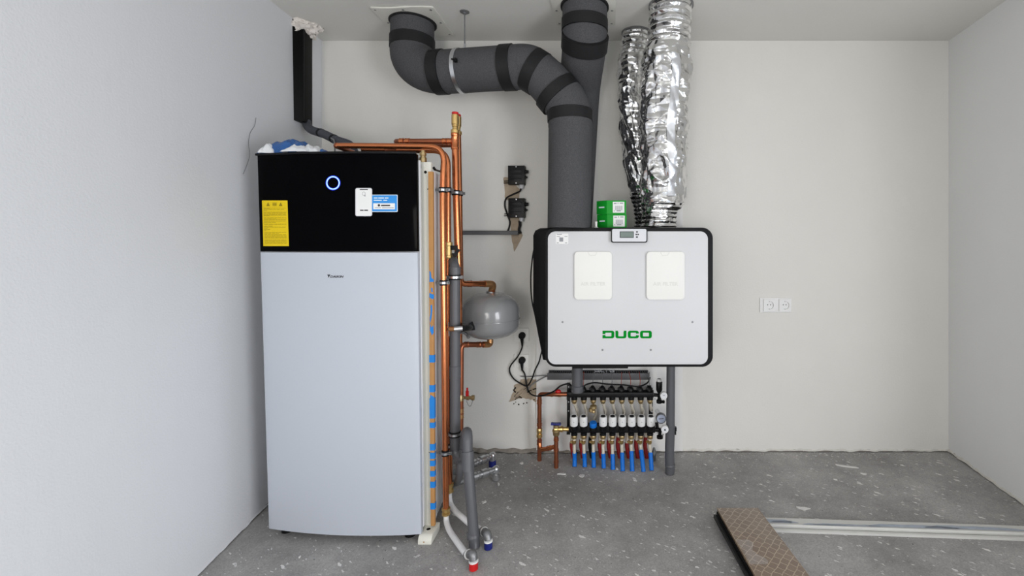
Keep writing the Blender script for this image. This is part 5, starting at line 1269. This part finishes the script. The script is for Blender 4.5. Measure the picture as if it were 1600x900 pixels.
# white trim
t = thing('trim_strip', 'scuffed white stepped trim strip lying on the floor at the right', 'trim', (1.3, 2.13, 0))
def tpt(px, d, z): return Vector(((px - VX) * d / F, d, z))
L0, L1 = .565, 1.955
def trim_prof(y0, pr_):
    a = [Vector((L0, y0 + p[0], p[1])) for p in pr_]; b = [Vector((L1, y0 + p[0] - .078, p[1])) for p in pr_]
    n = len(a); return MB().add(a + b, [tuple(range(n)), tuple(range(2 * n - 1, n - 1, -1))] + [(i, (i + 1) % n, n + (i + 1) % n, n + i) for i in range(n)])
trim_prof(2.118, [(0, 0), (0, .009), (.003, .0105), (.015, .0105), (.016, .002), (.024, .002), (.024, 0)]).build('lower_lip', M['trim'], t)
trim_prof(2.142, [(0, 0), (-.001, .016), (.003, .021), (.052, .0225), (.052, 0)]).build('upper_face', M['trim'], t)
sc = MB(); blue_scuff = mat('grey_blue_scuff', (0.36, 0.40, 0.46), 0.6, var=.3, vscale=30)
def tp_(x, s): # point on the upper face
    k = (x - L0) / (L1 - L0); return Vector((x, 2.147 + s * .044 - .078 * k, .0219 + .0012 * s + .0005))
rnd.seed(4)
for x0, x1, s0, s1 in ((.70, .86, .18, .75), (.76, .885, .22, .55), (.95, 1.25, .05, .32), (1.2, 1.6, .1, .55), (1.45, 1.9, .15, .65), (.9, 1.1, .02, .2)):
    n = 14; vs_ = []
    for k in range(n + 1):
        x = x0 + (x1 - x0) * k / n; e = min(1, k / 2, (n - k) / 3)
        vs_ += [tp_(x, max(.02, s0 + .04 * noise.noise(Vector((x * 30, s0, 0))))), tp_(x, s0 + (s1 - s0) * (.35 + .65 * e) + .1 * noise.noise(Vector((x * 22, s1, 3))))]
    sc.add(vs_, [(2 * k, 2 * k + 2, 2 * k + 3, 2 * k + 1) for k in range(n)])
sc.build('scuff_mark', blue_scuff, t)

# plaster chips on the floor
def chip(label, px, py, lx, ly, rot, seed):
    d = F * EYE / (py - VY); c = P(px, py, d); r_ = random.Random(seed); n = 9; sx, sy = S(lx, d) / 2, S(ly, d) / 2 * d / EYE
    pts = []
    for k in range(n):
        a = 2 * math.pi * k / n; q = r_.uniform(.45, 1.2); x, y = math.cos(a) * sx * q, math.sin(a) * sy * q
        pts.append(Vector((c.x + x * math.cos(rot) - y * math.sin(rot), d + x * math.sin(rot) + y * math.cos(rot), .0004)))
    o = MB().prism(pts, (0, 0, .0035)).build('plaster_chip', M['chip'], None); tag(o, label, 'plaster chip', 'white plaster chips on the floor')
chip('curved white plaster chip on the floor above the left end of the white trim', 1255, 795, 26, 5, -.35, 1)
chip('pale plaster smear on the floor near the foot of the right back wall', 1322, 729, 30, 3.5, -.35, 2)
chip('short plaster chip right of the pale smear near the back wall', 1350, 741, 12, 3, -.3, 3)
chip('white plaster chip below the two left blue sleeves', 910, 743.5, 12, 5, -.9, 4)
chip('long thin white plaster chip left of the blue sleeves', 878, 741, 14, 2.5, 0, 5)
chip('white plaster chip below the seventh and eighth blue sleeves', 991, 749.5, 6, 7, .5, 6)
chip('white plaster chip on the floor left of the right drain pipe foot', 1020, 749, 6, 4, -.6, 7)
chip('white plaster chip right of the grey trap on open floor', 756, 785, 10, 4, .6, 8)
chip('small white chip on the floor right of the front silver fitting', 779, 757, 4, 6, .3, 9)
chip('white plaster chip between the fifth and sixth blue sleeves', 964, 733, 4, 4, .3, 10)
chip('white plaster chip on the floor left of the left copper supply pipe', 815, 724.5, 7, 3, -.1, 11)
chip('white plaster crumb on the floor before the heat pump cabinet', 468, 871, 4, 4, .2, 12)
chip('streaky white chip on the bare floor right of the brown board end', 1305, 750, 8, 2, -.3, 13)
# crumbs nobody could count
rnd.seed(21); cr = MB()
def crumb(x, y, s):
    a = rnd.uniform(0, 6.28); el = rnd.uniform(.4, 1.2); pts = []
    for k in range(4):
        t_ = a + k * math.pi / 2 + rnd.uniform(-.4, .4); pts.append(Vector((x + math.cos(t_) * s * (1 if k % 2 else el), y + math.sin(t_) * s * (1 if k % 2 else el), .0003)))
    top_ = Vector((x, y, s * .45)); n = len(cr.v); cr.v += pts + [top_]; cr.f += [[n, n + 1, n + 4], [n + 1, n + 2, n + 4], [n + 2, n + 3, n + 4], [n + 3, n, n + 4]]
for k in range(2600):
    y = rnd.uniform(1.3, 2.9); x = rnd.uniform(-1.6, 2.05)
    if x < wall_x(-1, y) + .03: continue
    if -1.55 < x < -.8 and y > 2.03: continue
    dens = .5 + .9 * noise.noise(Vector((x * 1.3, y * 1.3, 4)))
    if rnd.random() > dens + .25: continue
    crumb(x, y, rnd.choice((.0011, .0014, .0018, .0018, .0024, .0034)))
for k in range(500):
    x = rnd.uniform(-.75, 2.1); crumb(x, D - .012 - abs(rnd.gauss(0, .03)), rnd.uniform(.0015, .005))
o = cr.build('plaster_crumbs', M['crumb'], None, angle=20); o['kind'] = 'stuff'; tag(o, 'white plaster crumbs scattered all over the grey concrete floor', 'crumbs')

# broken mortar where the wall meets the slab left of the manifold
struct(lip((P(722, 0, D).x, D - .002, 0), (P(905, 0, D).x, D - .002, 0), (0, -0.030, 0), 70, 31, 0.020), 'trim_5', M['mortar'], angle=60)
# grey plug beside the last blue sleeve
pd = 2.80; c = Vector((P(1022, 0, pd).x, pd, 0))
t = MB().lathe(c, ZAX, [(.010, 0), (.012, .012), (.012, .030), (.017, .034), (.017, .048), (.012, .056), (.006, .078)], 12).build('pipe_plug', M['steel_d'])
tag(t, 'small grey pipe plug on the floor between last blue sleeve and drain pipe', 'plug')
# wrinkled whitish film added on the brown board to stand for its glare
film = mat('whitish_glare_film', (0.85, 0.85, 0.86), 0.08, spec=0.9, alpha=0.16)
lb = bpy.data.objects['laminate_board']
def ff(u, v):
    d_ = 1.80 + .15 * u; l_, r_ = bl_(d_); k = .01 + (.34 - .10 * u + .07 * math.sin(u * 9)) * v
    return Vector((l_ + (r_ - l_) * k, d_, ztop + .0022 + .004 * (1 + noise.noise(Vector((u * 5, v * 4, 2)))) * math.sin(math.pi * u) * math.sin(math.pi * min(1, v + .15))))
MB().grid(ff, 18, 14).build('glare_film', film, lb, angle=20)
